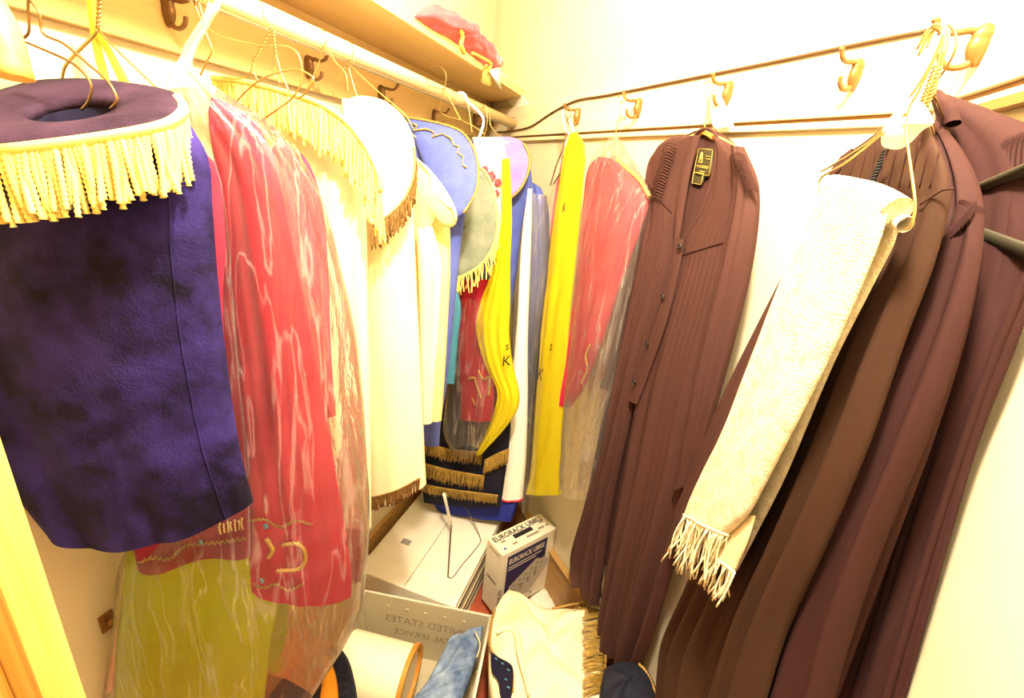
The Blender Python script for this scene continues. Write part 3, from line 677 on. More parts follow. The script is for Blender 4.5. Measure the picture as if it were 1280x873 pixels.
# --- red mantle in clear film with yellow edge -------------------------------------------
y8 = 1.40
rb = thing('velvet_mantle', hit((600, 530), YP(y8)), 'dull red velvet mantle with gold letters inside a bag below the grey green top', 'velvet cover', gR)
body('body', YP(y8), [(575, 350), (573, 400), (574, 450), (576, 500), (576, 524)], [(612, 350), (615, 400), (618, 450), (618, 500), (616, 526)], M_red, rb, .015, .004, folder(9, [1.5, 2.5]), nv=28, nu=28)
mb = MB(); fp = YP(y8 - .022)
stroke(mb, [(585, 474), (593, 473), (596, 482), (601, 497)], fp, .004, 24); stroke(mb, [(598, 463), (604, 474), (612, 472), (611, 494)], fp, .004, 24); stroke(mb, [(590, 498), (594, 507)], fp, .003, 10)
obj('letters', mb, M_bead, rb)
yg = thing('garment_bag', hit((625, 565), YP(1.36)), 'bright yellow plastic bag end twisted beside the dull red mantle', 'garment bag', 'plastic garment bags')
o, F = body('bag_film', YP(1.36), [(628, 200), (628, 270), (616, 335), (598, 385), (596, 420), (608, 460), (622, 490), (612, 530), (596, 566)], [(637, 198), (640, 270), (638, 330), (638, 385), (637, 420), (642, 460), (650, 500), (636, 530), (604, 566)], F_yel, yg, .02, .006, folder(10, [2, 4], 2), nv=40, nu=30, crumple=.006)
mb = MB()
text_mesh(mb, 'K', hit((627, 458), YP(1.325)), np.array([.95, 0, .3]), np.array([-.3, 0, .95]), .05, shear=.3)
text_mesh(mb, 's', hit((631, 438), YP(1.325)), np.array([.95, 0, .3]), np.array([-.3, 0, .95]), .04, shear=.3)
obj('lettering', mb, M_black, yg)
cbag = thing('garment_bag', hit((590, 565), YP(1.34)), 'small clear plastic bag around the dull red mantle with gold letters', 'garment bag', 'plastic garment bags')
body('bag_film', YP(1.38), [(580, 370), (570, 400), (562, 450), (556, 510), (555, 540), (568, 562)], [(610, 370), (620, 400), (626, 450), (632, 510), (624, 545), (600, 567)], F_clear, cbag, .05, .005, folder(14, [2, 3.5], 2), nv=40, nu=36, crumple=.006, seed=4)

# --- lilac mantle -----------------------------------------------------------------------
y9 = 1.56
lm = thing('velvet_mantle', hit((650, 420), YP(y9)), 'lilac velvet mantle with rounded corner and gold cord edge over blue skirt', 'velvet cover', gR)
rim = [(592, 174), (615, 172), (640, 172), (655, 180), (662, 196), (661, 215), (654, 232), (645, 243), (636, 250), (626, 235), (610, 200)]
pl9 = three(hit((600, 174), YP(y9)), hit((661, 205), YP(y9 - .02)), hit((640, 248), YP(y9 - .05)))
mb = MB(); patch(mb, closed_smooth([hit(p, pl9) for p in rim], 60), facing(pl9), .008, .008); obj('top_panel', mb, M_lilac, lm)
mb = MB(); mb.tube(smooth(offs([hit(p, pl9) for p in [(655, 180), (662, 196), (661, 215), (654, 232), (645, 243), (636, 250)]], facing(pl9), .005), 50), .0042, 6, 1); obj('edge_braid', mb, M_braid, lm)
body('skirt', YP(y9 + .02), None, [(650, 180), (664, 215), (663, 245), (652, 300), (644, 350), (638, 400), (634, 440), (632, 480)], M_blue, lm, .02, .006, folder(12, [2, 4]), xl=-.70, nv=36, nu=36)
# white hanger over rod and neighbours
mb = MB(); y = 1.42; pts = [np.array([XR + .021 * cos(a), y, ZRD + .021 * sin(a)]) for a in np.linspace(pi, 0, 12)]
mb.tube(smooth(pts + [hit((604, 148), YP(y)), hit((599, 172), YP(y)), hit((598, 182), YP(y))], 40), .0042, 8); mb.tube(px([(598, 180), (616, 177), (636, 179)], YP(y), 12), .005, 8)
tag(obj('plastic_hanger', mb, M_whitepl), 'white plastic hanger with thick hook near the far end of the rod', 'hanger', 'plastic hangers on the rod')
far = [(1.34, [(585, 130), (588, 150), (590, 166)], 'gold wire hanger left of the far white plastic hanger'),
       (1.50, [(607, 132), (609, 150), (606, 168), (600, 178)], 'gold wire hanger right of the far white plastic hanger'),
       (1.60, [(612, 140), (613, 156), (622, 168), (640, 178)], 'gold wire hanger farthest along the rod, over the lilac mantle')]
for i, (y, l, lab) in enumerate(far):
    o = wires('wire_hanger', YP(y), [l], .0013, M_wire, hook=(y, l[0])); tag(o, lab, 'hanger', 'wire hangers on the rod')

# --- clear bag with blue cloth, pale roll with red edge ---------------------------------
y10 = 1.60
bc = body('blue_cover', YP(y10 + .02), [(660, 225), (662, 300), (660, 380), (655, 460), (652, 520)], [(676, 235), (686, 265), (684, 330), (680, 400), (672, 470), (664, 540)], M_blue, None, .012, .004, folder(3, [2, 3]), nv=30, nu=22)[0]
tag(bc, 'blue cloth cover inside the clear bag at the inner corner of the closet', 'cloth cover')
cb3 = thing('garment_bag', hit((660, 470), YP(1.57)), 'narrow clear bag over blue cloth beside the tall yellow bag', 'garment bag', 'plastic garment bags')
body('bag_film', YP(1.585), [(660, 240), (650, 290), (645, 350), (640, 420), (640, 500), (648, 600), (655, 640)], [(684, 245), (686, 300), (684, 350), (676, 420), (668, 500), (662, 600), (660, 640)], F_clear2, cb3, .03, .005, folder(4, [2, 3], 2), nv=40, nu=30, crumple=.005)
wc = thing('rolled_cloth', hit((640, 636), YP(1.52)), 'white rolled cloth hanging with a red edge at its bottom', 'cloth')
o, F = body('cloth', YP(1.52), [(661, 236), (652, 300), (645, 420), (636, 500), (628, 570), (622, 618)], [(665, 236), (664, 300), (660, 420), (660, 500), (658, 570), (654, 622)], M_white, wc, [.02, .025, .03, .035], .003, folder(8, [1, 2]), nv=40, nu=30, crumple=.003)
mb = MB(); mb.tube([p + np.array([0, -.001, -.002]) for p in F[-1]], .004, 6); obj('red_edge', mb, M_red, wc)

# --- dark covers with rows of gold fringe --------------------------------------------------
y11 = 1.44
nv_ = thing('fringed_cover', hit((580, 640), YP(y11)), 'navy cloth cover with tiers of old gold fringe above the white carton', 'cloth cover')
o, F = body('body', YP(y11), [(520, 480), (522, 540), (526, 590), (530, 628)], [(640, 470), (638, 540), (632, 590), (626, 634)], M_navy, nv_, .015, .004, folder(5, [1.2, 2.2]), nv=30, nu=40)
for ln, k in (([(528, 552), (560, 562), (602, 566)], .052), ([(530, 580), (560, 588), (605, 596)], .062), ([(528, 606), (560, 612), (622, 620)], .04), ([(606, 576), (622, 568), (636, 562)], .06)):
    mb = MB(); fringe(mb, px(ln, YP(y11 - .028)), k * 1.15, 90, .0016, seed=int(k * 999), seg=5, spread=.2, head=.004); obj('fringe', mb, M_oldgold, nv_)
rb_ = body('blue_cover', YP(1.5), [(535, 600), (540, 625), (548, 640)], [(650, 600), (648, 625), (640, 652)], M_royal, None, .012, .004, folder(3, [2, 3]), nv=20, nu=30)[0]
tag(rb_, 'royal blue cloth hem below the navy cover with gold fringe', 'cloth cover')

# ================================================================== FAR WALL
# tall yellow bag
yt = thing('garment_bag', hit((690, 620), BP(.80)), 'tall bright yellow plastic bag with black script letters on the first brass hook', 'garment bag', 'plastic garment bags')
Lp = [(715, 166), (706, 190), (698, 240), (688, 320), (680, 400), (673, 480), (668, 550), (664, 590), (658, 618)]
Rp = [(722, 166), (732, 188), (728, 240), (720, 320), (712, 400), (708, 480), (704, 560), (703, 600), (702, 619)]
body('bag_film', BP(.80), Lp, Rp, F_yel, yt, [.01, .02, .025, .025, .02], [.002, .005, .006, .006], folder(6, [1.4, 2.6], 1.5), nv=60, nu=40, crumple=.006)
mb = MB(); tx = TB * .9 + np.array([0, 0, .25]); ty = np.array([0, 0, 1.]) - TB * .2
for s, p, z in (('K', (671, 474), .06), ('s', (686, 438), .05), ('K', (702, 266), .035), ('l', (703, 264), .035)):
    text_mesh(mb, s, hit(p, BP(.768)), tx, ty, z, shear=.35)
obj('lettering', mb, M_black, yt)
# pinkish cloth left of it
pkc = body('rose_cover', BP(.84), [(704, 195), (694, 240), (688, 290)], [(712, 195), (708, 260), (700, 320)], M_pink, None, .008, .002, folder(1, [1]), nv=20, nu=16)[0]
tag(pkc, 'thin strip of rose cloth left of the tall yellow bag', 'cloth cover')
# clip hangers on the first hook
ch = thing('clamp_hanger', hit((712, 175), BP(.82)), 'wood and wire clamp hangers bunched on the first brass hook', 'hanger')
mb = MB(); mb.tube(px([(706, 137), (708, 160), (704, 185), (696, 205), (688, 232)], BP(.82), 24), .0042, 8, flat=.6); mb.tube(px([(722, 172), (718, 190), (706, 208), (692, 230)], BP(.81), 24), .0046, 8, flat=.6); obj('wooden_bar', mb, M_bracket, ch)
mb = MB(); mb.tube(px([(703, 138), (706, 160), (712, 168), (720, 176), (724, 188)], BP(.81), 24), .0036, 8); mb.tube(px([(712, 150), (716, 165), (708, 180), (712, 192)], BP(.80), 20), .005, 8); obj('clamp', mb, M_whitepl, ch)
mb = MB(); mb.tube(px([(702, 137), (708, 133), (713, 138), (711, 156)], BP(.83), 16), .0018, 6); obj('hook', mb, M_steel, ch)

# red robe in film on second hook
rr = thing('velvet_robe', hit((760, 500), BP(.80)), 'rose red velvet robe with gold shoulder trim, bagged in clear plastic', 'robe')
Lp = [(750, 196), (735, 215), (728, 280), (722, 350), (714, 420), (706, 480), (705, 505)]
Rp = [(765, 198), (795, 222), (812, 246), (800, 290), (775, 360), (752, 430), (730, 485), (712, 509)]
body('body', BP(.81), Lp, Rp, M_red, rr, [.015, .03, .03, .025], [.004, .008, .008, .006], folder(33, [2, 4.2, 6], 1), nv=46, nu=46)
mb = MB(); mb.tube(px([(772, 200), (785, 212), (800, 226), (812, 246)], BP(.785), 24), .0048, 6, 1); obj('gold_trim', mb, M_bead, rr)
mb = MB(); mb.tube(px([(738, 430), (732, 446), (734, 462), (726, 480)], BP(.775), 20), .003, 6, 1); obj('gold_motif', mb, M_bead, rr)
rbag = thing('garment_bag', hit((740, 640), BP(.77)), 'long clear plastic bag over the rose red robe on the second brass hook', 'garment bag', 'plastic garment bags')
Lp = [(765, 170), (742, 198), (734, 250), (728, 330), (722, 420), (712, 500), (706, 580), (706, 612)]
Rp = [(772, 170), (800, 215), (812, 250), (800, 310), (785, 380), (768, 470), (752, 560), (738, 625)]
body('bag_film', BP(.80), Lp, Rp, F_clear2, rbag, [.006, .05, .06, .055, .05], [.002, .006, .006, .006], folder(71, [2, 3.2, 5], 1.5), nv=60, nu=50, crumple=.004, seed=11)
mb = MB(); mb.tube(px([(776, 125), (774, 145), (770, 165), (768, 180)], BP(.815), 16), .0012, 6); mb.tube(px([(772, 122), (778, 118), (782, 124), (776, 130)], BP(.815), 12), .0012, 6)
mb.tube(px([(768, 180), (752, 196), (738, 214)], BP(.815), 10), .0012, 6); mb.tube(px([(768, 180), (790, 205), (806, 232)], BP(.815), 10), .0012, 6)
tag(obj('wire_hanger', mb, M_wire), 'thin wire hanger of the bagged rose red robe on the second brass hook', 'hanger', 'wire hangers on the far wall')

# --- dark robe with neck label ----------------------------------------------------------------
dr = thing('dark_robe', hit((780, 832), BP(.82)), 'dark brown buttoned robe with gold neck label hanging alone on the third brass hook', 'robe', 'dark robes')
dB = .83
body('back_panel', BP(.85), [(868, 164), (838, 186), (820, 260), (800, 360), (770, 520), (740, 690)], [(893, 162), (924, 188), (934, 260), (905, 400), (870, 560), (815, 760)], M_robe, dr, .006, .002, folder(3, [3]), nv=40, nu=30)
def pleats(u, t, k=14): return (abs(((u * k) % 1) - .5) * 2 - .5)
skirtf = folder(13, [3.2, 5.1], .8)
def ff(u, t): return skirtf(u, t) * max(.15, t) + .45 * pleats(u, t, 13) * (max(0, 1 - abs(t - .24) * 7) if t > .13 else 0)
Ll = [(866, 170), (838, 172), (818, 190), (812, 225), (812, 270), (795, 340), (776, 420), (757, 520), (738, 620), (718, 688), (722, 715)]
Lr = [(872, 172), (866, 190), (858, 225), (851, 262), (847, 300), (838, 345), (822, 400), (806, 450), (786, 540), (765, 640), (752, 742)]
o, FL = body('left_front', BP(dB), Ll, Lr, M_robe, dr, [.012, .02, .022, .03, .03], [.003, .008, .022, .034, .038], ff, nv=70, nu=60, hemf=lambda u: .05 * u)
Rl = [(897, 174), (897, 200), (888, 238), (874, 274), (855, 304), (832, 380), (812, 440), (796, 500), (782, 580), (766, 680), (752, 760), (750, 812)]
Rr = [(898, 172), (922, 186), (942, 215), (946, 250), (938, 300), (922, 380), (905, 450), (885, 540), (868, 620), (845, 700), (822, 780), (803, 832)]
o, FR = body('right_front', BP(dB - .004), Rl, Rr, M_robe, dr, [.012, .02, .022, .03, .03], [.003, .008, .022, .036, .042], ff, nv=70, nu=70)
# yoke seams
mb = MB(); mb.tube([FL[9][i] + (-NB) * .001 for i in range(8, 52)], .0015, 5); mb.tube([FR[12][i] + (-NB) * .001 for i in range(8, 62)], .0015, 5); obj('yoke_seam', mb, M_robe3, dr)
body('right_sleeve', BP(dB - .03), [(915, 182), (918, 240), (905, 320), (880, 420), (862, 520), (844, 612)], [(930, 184), (949, 235), (944, 310), (925, 400), (895, 510), (868, 606)], M_robe, dr, [.012, .028, .03, .028, .02], [.002, .006, .008, .006], folder(5, [1.6, 3.2], .6), nv=44, nu=34)
body('left_sleeve', BP(dB + .005), [(838, 174), (813, 200), (806, 250), (796, 310), (776, 400), (752, 484)], [(845, 176), (828, 215), (826, 260), (818, 330), (800, 420), (776, 490)], M_robe, dr, [.01, .024, .026, .02], [.002, .005, .006], folder(8, [1.6, 3]), nv=44, nu=28)
# shoulder smocking
mb = MB()
for a, b in (((838, 178), (818, 246)), ((922, 190), (940, 236))):
    mb = MB()
    for k in range(20):
        s = k / 19; x = a[0] + (b[0] - a[0]) * s; y = a[1] + (b[1] - a[1]) * s
        mb.tube(px([(x - 8, y + 4), (x, y), (x + 8, y + 4)], BP(dB - .058 if a[0] > 900 else dB - .024), 6), .0013, 5)
    obj('shoulder_pleats', mb, M_robe, dr)
body('collar_band', BP(dB - .022), [(864, 171), (852, 215), (845, 262), (843, 296)], [(876, 169), (864, 214), (856, 260), (850, 298)], M_robe, dr, .007, 0, None, nv=24, nu=14)
body('placket', BP(dB - .026), [(843, 296), (838, 335), (820, 400), (802, 452), (786, 500)], [(855, 300), (848, 345), (832, 408), (814, 460), (797, 506)], M_robe, dr, .004, .0015, folder(4, [2, 3]), nv=30, nu=14)
# rolled collar edge and placket
mb = MB(); P = [FR[j][0] - NB * .004 for j in range(0, 22)]; mb.tube(P, .005, 8)
mb.tube(px([(868, 172), (872, 165), (882, 161), (892, 165), (897, 174)], BP(dB), 14), .0035, 8); obj('collar', mb, M_robe, dr)
for (x, y) in ((850, 308), (828, 371), (809, 430), (793, 478)):
    mb = MB(); c = hit((x, y), BP(dB - .036)); mb.tube([c, c - NB * .003], .0065, 14); mb.tube([c - NB * .003 + .0045 * np.array([TB[0] * cos(a), TB[1] * cos(a), sin(a)]) for a in np.linspace(0, 2 * pi, 14)], .0012, 5)
    obj('button', mb, M_button, dr)
lb = [hit(p, BP(.838)) for p in ((874, 186), (892, 188), (887, 220), (868, 216))]; lb2 = [hit(p, BP(.838)) for p in ((868, 215), (880, 217), (877, 231), (866, 229))]
mb = MB(); patch(mb, smooth(lb + [lb[0]], 33)[:-1], -NB, .0, .002, 3)
patch(mb, smooth(lb2 + [lb2[0]], 33)[:-1], -NB, .0, .002, 3)
lo = obj('neck_label', mb, M_label, dr, label='olive neck label with gold border')
mb = MB()
for q in (lb, lb2): mb.tube([p - NB * .002 for p in q + [q[0]]], .0007, 5)
def lp(u, v): return lb[0] * (1 - u) * (1 - v) + lb[1] * u * (1 - v) + lb[2] * u * v + lb[3] * (1 - u) * v - NB * .002
for v_, a, b in ((.25, .55, .9), (.36, .6, .9), (.66, .1, .9), (.72, .1, .85), (.88, .35, .7)): mb.tube([lp(a, v_), lp((a + b) / 2, v_ + .01), lp(b, v_)], .0007, 5)
mb.tube([lp(.28, .14), lp(.24, .3), lp(.2, .55)], .0018, 6); mb.tube([lp(.28, .14), lp(.34, .32), lp(.4, .55)], .0018, 6); mb.tube([lp(.18, .55), lp(.42, .55)], .001, 5)
obj('label_stitching', mb, M_thread, lo)
# its hanger and a paper strip
hh = thing('wooden_hanger', hit((885, 185), BP(.83)), 'pale wooden hanger with wire hook inside the dark robe with a neck label', 'hanger')
mb = MB(); mb.tube(px([(880, 105), (886, 101), (891, 107), (888, 125), (882, 150), (880, 165)], BP(.835), 26), .0013, 6); obj('hook', mb, M_wire, hh)
mb = MB(); mb.tube(px([(872, 170), (880, 166), (892, 172)], BP(.84), 12), .007, 8, flat=.7); mb.tube(px([(880, 166), (850, 178), (828, 192)], BP(.845), 12), .006, 8); mb.tube(px([(888, 170), (910, 180), (932, 196)], BP(.845), 12), .006, 8); obj('shoulder_bar', mb, M_oldwood, hh)
mb = MB(); patch(mb, closed_smooth(px([(884, 108), (894, 110), (902, 122), (912, 145), (917, 160), (906, 160), (894, 162), (888, 145)], BP(.858)), 40), -NB, .004, .003)
tag(obj('paper_cover', mb, M_white), 'white paper cover draped from the third brass hook behind the dark robe', 'paper')

# ================================================================== RIGHT: DARK ROBES, SHAWL
nR = nrm((-.96, -.28, 0))
def RP(d): return (nR, d)
GRB = 'dark robes'
def robe_part(name, d, L, R, m, par, thick, amp, fold, **k): return body(name, RP(d), L, R, m, par, thick, amp, fold, n=nR, **k)
# rear right robe
q3 = thing('dark_robe', hit((1110, 860), RP(-.462)), 'dark robe farthest right, its pleated shoulder behind the olive plastic hanger', 'robe', GRB)
robe_part('body', -.465, [(1168, 120), (1185, 200), (1190, 300), (1170, 420), (1130, 560), (1080, 700), (1020, 880)], [(1185, 118), (1240, 138), (1300, 170), (1310, 260), (1285, 390), (1228, 540), (1192, 660), (1130, 880)], M_robe3, q3, [.01, .022, .02, .014, .012], [.002, .005, .009, .009], folder(61, [1.5, 2.5], .5), nv=60, nu=50)
robe_part('collar', -.43, [(1165, 118), (1172, 140), (1185, 160)], [(1175, 112), (1195, 130), (1200, 150)], M_robe3, q3, .008, 0, None, nv=14, nu=12)
mb = MB()
for k in range(8):
    s = k / 7; mb.tube(px([(1240 + 8 * k, 225 - 3 * k), (1248 + 7 * k, 195 - 4 * k), (1262 + 6 * k, 170 - 2 * k)], RP(-.451), 8), .0024, 6)
obj('shoulder_pleats', mb, M_robe3, q3)
robe_part('sleeve', -.458, [(1238, 240), (1236, 300), (1222, 380), (1180, 520), (1120, 690), (1060, 885)], [(1300, 200), (1310, 280), (1280, 370), (1222, 520), (1170, 680), (1110, 885)], M_robe3, q3, .010, .004, folder(2, [1.4, 2.2]), nv=30, nu=26)
# middle robe
q2 = thing('dark_robe', hit((980, 860), RP(-.425)), 'dark plum robe with pleated rounded shoulder, second from the right', 'robe', GRB)
f2 = folder(62, [1.3, 2.6, 3.6], .6)
o, F2 = robe_part('body', -.425, [(1160, 150), (1175, 200), (1170, 290), (1130, 400), (1080, 520), (1010, 680), (930, 880)], [(1172, 150), (1204, 190), (1226, 240), (1228, 300), (1212, 400), (1170, 540), (1115, 690), (1045, 880)], M_robe3, q2, [.008, .022, .026, .022, .02], [.002, .012, .026, .036, .04], f2, nv=70, nu=64)
mb = MB()
for k in range(13):
    x, y = 1162 + 4.2 * k, 330 - 4.4 * k
    mb.tube(px([(x - 2, y), (x + 4, y - 14), (x + 14 - .5 * k, y - 28)], RP(-.384), 8), .0011, 5)
obj('shoulder_pleats', mb, M_robe3, q2)
robe_part('sleeve', -.395, [(1205, 250), (1180, 310), (1140, 410), (1090, 530), (1035, 680), (990, 790), (960, 885)], [(1230, 268), (1226, 330), (1202, 430), (1160, 550), (1102, 690), (1064, 800), (1040, 885)], M_robe3, q2, [.01, .018, .02, .02], [.003, .010, .016, .018], folder(3, [1.2, 2]), nv=40, nu=30)
# front robe
q1 = thing('dark_robe', hit((880, 860), RP(-.39)), 'dark pinstriped robe hanging behind the white shawl, frontmost of the right bunch', 'robe', GRB)
f1 = folder(63, [1.6, 2.8, 4.4], .6)
o, F1 = robe_part('body', -.385, [(1100, 165), (1062, 195), (1042, 240), (1010, 320), (970, 400), (930, 520), (900, 640), (860, 740), (832, 800), (825, 840), (822, 885)], [(1158, 152), (1180, 200), (1186, 240), (1170, 330), (1130, 430), (1082, 560), (1020, 690), (968, 800), (930, 885)], M_robe2, q1, [.008, .02, .024, .024, .024], [.001, .006, .022, .038, .042], f1, nv=70, nu=70)
robe_part('left_sleeve', -.40, [(1066, 186), (1044, 205), (1018, 262), (985, 335), (908, 490), (872, 578), (845, 645)], [(1085, 196), (1075, 240), (1040, 320), (1000, 400), (940, 520), (895, 610), (866, 664)], M_robe, q1, [.006, .012, .014, .016], [.002, .003, .004], folder(7, [1.5, 2.5]), nv=44, nu=28)
robe_part('right_sleeve', -.362, [(1150, 250), (1120, 320), (1080, 410), (1030, 540), (975, 670), (925, 780), (890, 885)], [(1192, 238), (1168, 330), (1130, 430), (1085, 560), (1030, 690), (985, 790), (955, 885)], M_robe2, q1, [.008, .016, .018, .02, .02], [.002, .010, .016, .018], folder(8, [1.5, 2.5]), nv=40, nu=28)
mb = MB()
for k in range(7): mb.tube(px([(1040 + 5 * k, 222 - 6 * k), (1050 + 5 * k, 212 - 5 * k), (1062 + 5 * k, 196 - 3 * k)], RP(-.385), 8), .0018, 6)
obj('shoulder_pleats', mb, M_robe, q1)
mb = MB(); mb.tube(px([(1192, 236), (1178, 238), (1162, 248), (1150, 256)], RP(-.352), 12), .0009, 6); obj('shoulder_seam', mb, M_robe3, q1)
mb = MB(); twist(mb, hit((1108, 186), RP(-.358)), hit((1085, 240), RP(-.358)), .0016, 7, .0016); obj('neck_cord', mb, M_black, q1)
for k in range(9):
    mb = MB(); x = 1058 + 13 * k
    if k == 0: st = MB()
    st.tube(px([(x + 14, 172 + abs(k - 4) * 3), (x, 236)], RP(-.356), 6), .0007, 4)
obj('pinstripe', st, M_robe3, q1)

# white cover on the hangers' necks
mb = MB(); patch(mb, closed_smooth(px([(1138, 122), (1152, 130), (1160, 142), (1165, 154), (1150, 163), (1138, 176), (1124, 186), (1112, 186), (1104, 180), (1106, 164), (1116, 148), (1128, 134)], RP(-.335)), 48), nR, .01, .004)
tag(obj('paper_cover', mb, M_white), 'white paper cover on the hanger necks above the white shawl', 'paper')
# bunch of gold wire hangers on the large hook
hkpos = hit((1160, 42), XP(.275))
GW = 'gold wire hangers on the large brass hook'
hl = [([(1146, 62), (1158, 40), (1170, 34), (1178, 42), (1168, 70), (1152, 100), (1130, 130), (1090, 175), (1035, 210), (1026, 214)], 'gold wire hanger whose long arm slopes left down to the white shawl', 'L'),
      ([(1150, 66), (1164, 40), (1176, 33), (1182, 42), (1172, 80), (1160, 115), (1152, 132)], 'gold wire hanger second in the bunch on the large brass hook', None),
      ([(1158, 60), (1168, 38), (1180, 33), (1186, 44), (1176, 84), (1164, 118), (1158, 134)], 'gold wire hanger third in the bunch on the large brass hook', None),
      ([(1172, 44), (1184, 32), (1194, 42), (1194, 62), (1182, 86), (1172, 100), (1168, 120)], 'bronze wire hanger bulging right out of the bunch on the large hook', 'D')]
for i, (l, lab, kk) in enumerate(hl):
    d = -.345 - .012 * i; mb = MB(); mb.tube(px(l, RP(d), 50), .0012, 6)
    if kk is None or kk == 'D':
        e = l[-1]
        if kk is None: twist(mb, hit((l[4][0] - 1, l[4][1]), RP(d)), hit(e, RP(d)), .0016, 5, .001)
        mb.tube(smooth([hit(e, RP(d)), hit((e[0] + 16, e[1] + 40), RP(d - .06)), hit((e[0] + 26, e[1] + 75), RP(d - .08))], 8), .0012, 6); mb.tube(smooth([hit(e, RP(d)), hit((e[0] - 26, e[1] + 30), RP(d - .05)), hit((e[0] - 60, e[1] + 60), RP(d - .06))], 8), .0012, 6)
    tag(obj('wire_hanger', mb, M_darkwire if kk == 'D' else M_wire), lab, 'hanger', GW)
# shawl hanger: wire down to a card tube
sd = -.325
shh = thing('trouser_hanger', hit((1120, 280), RP(sd)), 'gold wire hanger with a white cardboard tube carrying the white shawl', 'hanger', GW)
mb = MB(); mb.tube(px([(1148, 70), (1162, 36), (1174, 32), (1180, 42), (1165, 80), (1146, 118), (1135, 140), (1134, 175), (1140, 220), (1144, 258), (1138, 284), (1130, 286)], RP(sd), 60), .0011, 6)
mb.tube(px([(1135, 140), (1100, 170), (1055, 205), (1026, 222), (1025, 232)], RP(sd), 20), .0012, 6); obj('wire', mb, M_wire, shh)
mb = MB(); mb.tube(px([(1044, 243), (1080, 258), (1132, 281)], RP(sd), 10), .0072, 14, cap=False); obj('cardboard_tube', mb, M_card, shh)
# shawl
sw = thing('white_shawl', hit((890, 770), RP(-.31)), 'white woven terry shawl with knotted fringes folded over a hanger in front of dark robes', 'shawl')
fs = folder(81, [1, 2.1], .8)
Lp = [(1030, 232), (1012, 270), (988, 325), (960, 395), (932, 470), (905, 540), (880, 590), (866, 620), (858, 642)]
Rp = [(1112, 252), (1104, 290), (1085, 340), (1055, 410), (1022, 480), (985, 552), (955, 610), (935, 645), (912, 668)]
o, Fs = body('front_fold', RP(-.31), Lp, Rp, M_shawl, sw, [.010, .010, .012, .012], [.001, .003, .004, .004], fs, n=nR, nv=70, nu=44, crumple=.001)
body('back_fold', RP(-.335), [(1040, 238), (1000, 330), (950, 440), (905, 560), (885, 650), (892, 700)], [(1124, 262), (1120, 300), (1090, 360), (1040, 460), (985, 590), (950, 660), (922, 714)], M_shawl, sw, .007, .002, fs, n=nR, nv=50, nu=34)
mb = MB(); P = px([(1028, 232), (1060, 238), (1095, 248), (1122, 264)], RP(-.318), 16); mb.tube(P, lambda s: .0125 * min(1, s * 5 + .35), 12); obj('top_roll', mb, M_shawl, sw)
body('plain_band', RP(-.318), [(890, 650), (886, 672), (890, 694)], [(945, 645), (934, 680), (918, 716)], M_linen, sw, .006, .0, None, n=nR, nv=20, nu=20)
mb = MB(); P = [r - np.array([0, 0, .002]) for r in Fs[-1][::1]]
fringe(mb, P, .105, 48, .0013, seed=5, seg=8, spread=.55, jitter=.35, head=.002); obj('front_fringe', mb, M_yarn, sw)
mb = MB(); fringe(mb, px([(888, 694), (902, 704), (918, 716)], RP(-.31)), .062, 26, .0012, seed=6, seg=8, spread=.55, jitter=.3, head=.002); obj('back_fringe', mb, M_yarn, sw)
# olive plastic hanger at the right edge
ph = thing('plastic_hanger', hit((1260, 260), RP(-.40)), 'dark olive plastic hanger corner entering at the right edge against the dark robe', 'hanger')
pg = RP(-.446)
mb = MB(); mb.tube(px([(1200, 246), (1250, 226), (1290, 209), (1340, 186)], pg, 14), .0095, 10, flat=.5); obj('arm', mb, M_greypl, ph)
mb = MB(); mb.tube(px([(1200, 246), (1194, 264), (1206, 284), (1240, 298), (1290, 316), (1340, 330)], pg, 24), .0072, 10, flat=.5); obj('lower_bar', mb, M_greypl, ph)

# ================================================================== SHELF ITEMS
ps = thing('red_cloth', (XS - .06, 1.2, ZS + .026), 'crumpled pink red velvet cloth with gold tassel lying on the shelf edge', 'cloth')
pls = XP(XS - .015)
mb = MB(); patch(mb, closed_smooth(px([(512, 26), (522, 15), (540, 14), (552, 22), (556, 32), (570, 30), (582, 36), (588, 50), (600, 64), (618, 76), (620, 86), (612, 88), (598, 82), (560, 54), (540, 44)], pls), 60), (1, -.4, .3), .04, .06, ripple=.014); obj('cloth', mb, M_pink, ps)
mb = MB(); mb.tube(px([(574, 34), (578, 46), (576, 56), (580, 66)], XP(XS + .035), 20), .006, 6, 1); mb.tube(px([(590, 66), (602, 72), (614, 80), (610, 88)], XP(XS + .03), 20), .0045, 6, 1); obj('gold_cord', mb, M_bead, ps)
mb = MB(); c = hit((608, 84), XP(XS + .012)); mb.sphere(c, .008)
for k in range(34):
    a = random.uniform(0, 6.28); rr_ = random.uniform(0, .018); mb.tube([c, c + np.array([cos(a) * rr_ * .6, sin(a) * rr_ * .6, -.02]), c + np.array([cos(a) * rr_, sin(a) * rr_ + .008, -.052 + random.uniform(0, .012)])], .0011, 4)
obj('tassel', mb, M_gold, ps)
mb = MB(); cloth(mb, [hit((610, 88), XP(XS + .006)), hit((620, 104), XP(XS + .006)), hit((632, 122), BP(DB - .02)), hit((645, 140), BP(DB - .012))], [hit((622, 84), XP(XS + .006)), hit((638, 102), BP(DB - .03)), hit((652, 118), BP(DB - .02)), hit((664, 134), BP(DB - .012))], (1, -.5, 0), .008, .003, folder(3, [1.5]), nv=24, nu=16)
tag(obj('white_cloth', mb, M_white), 'white cloth drooping off the far end of the shelf by the corner', 'cloth')

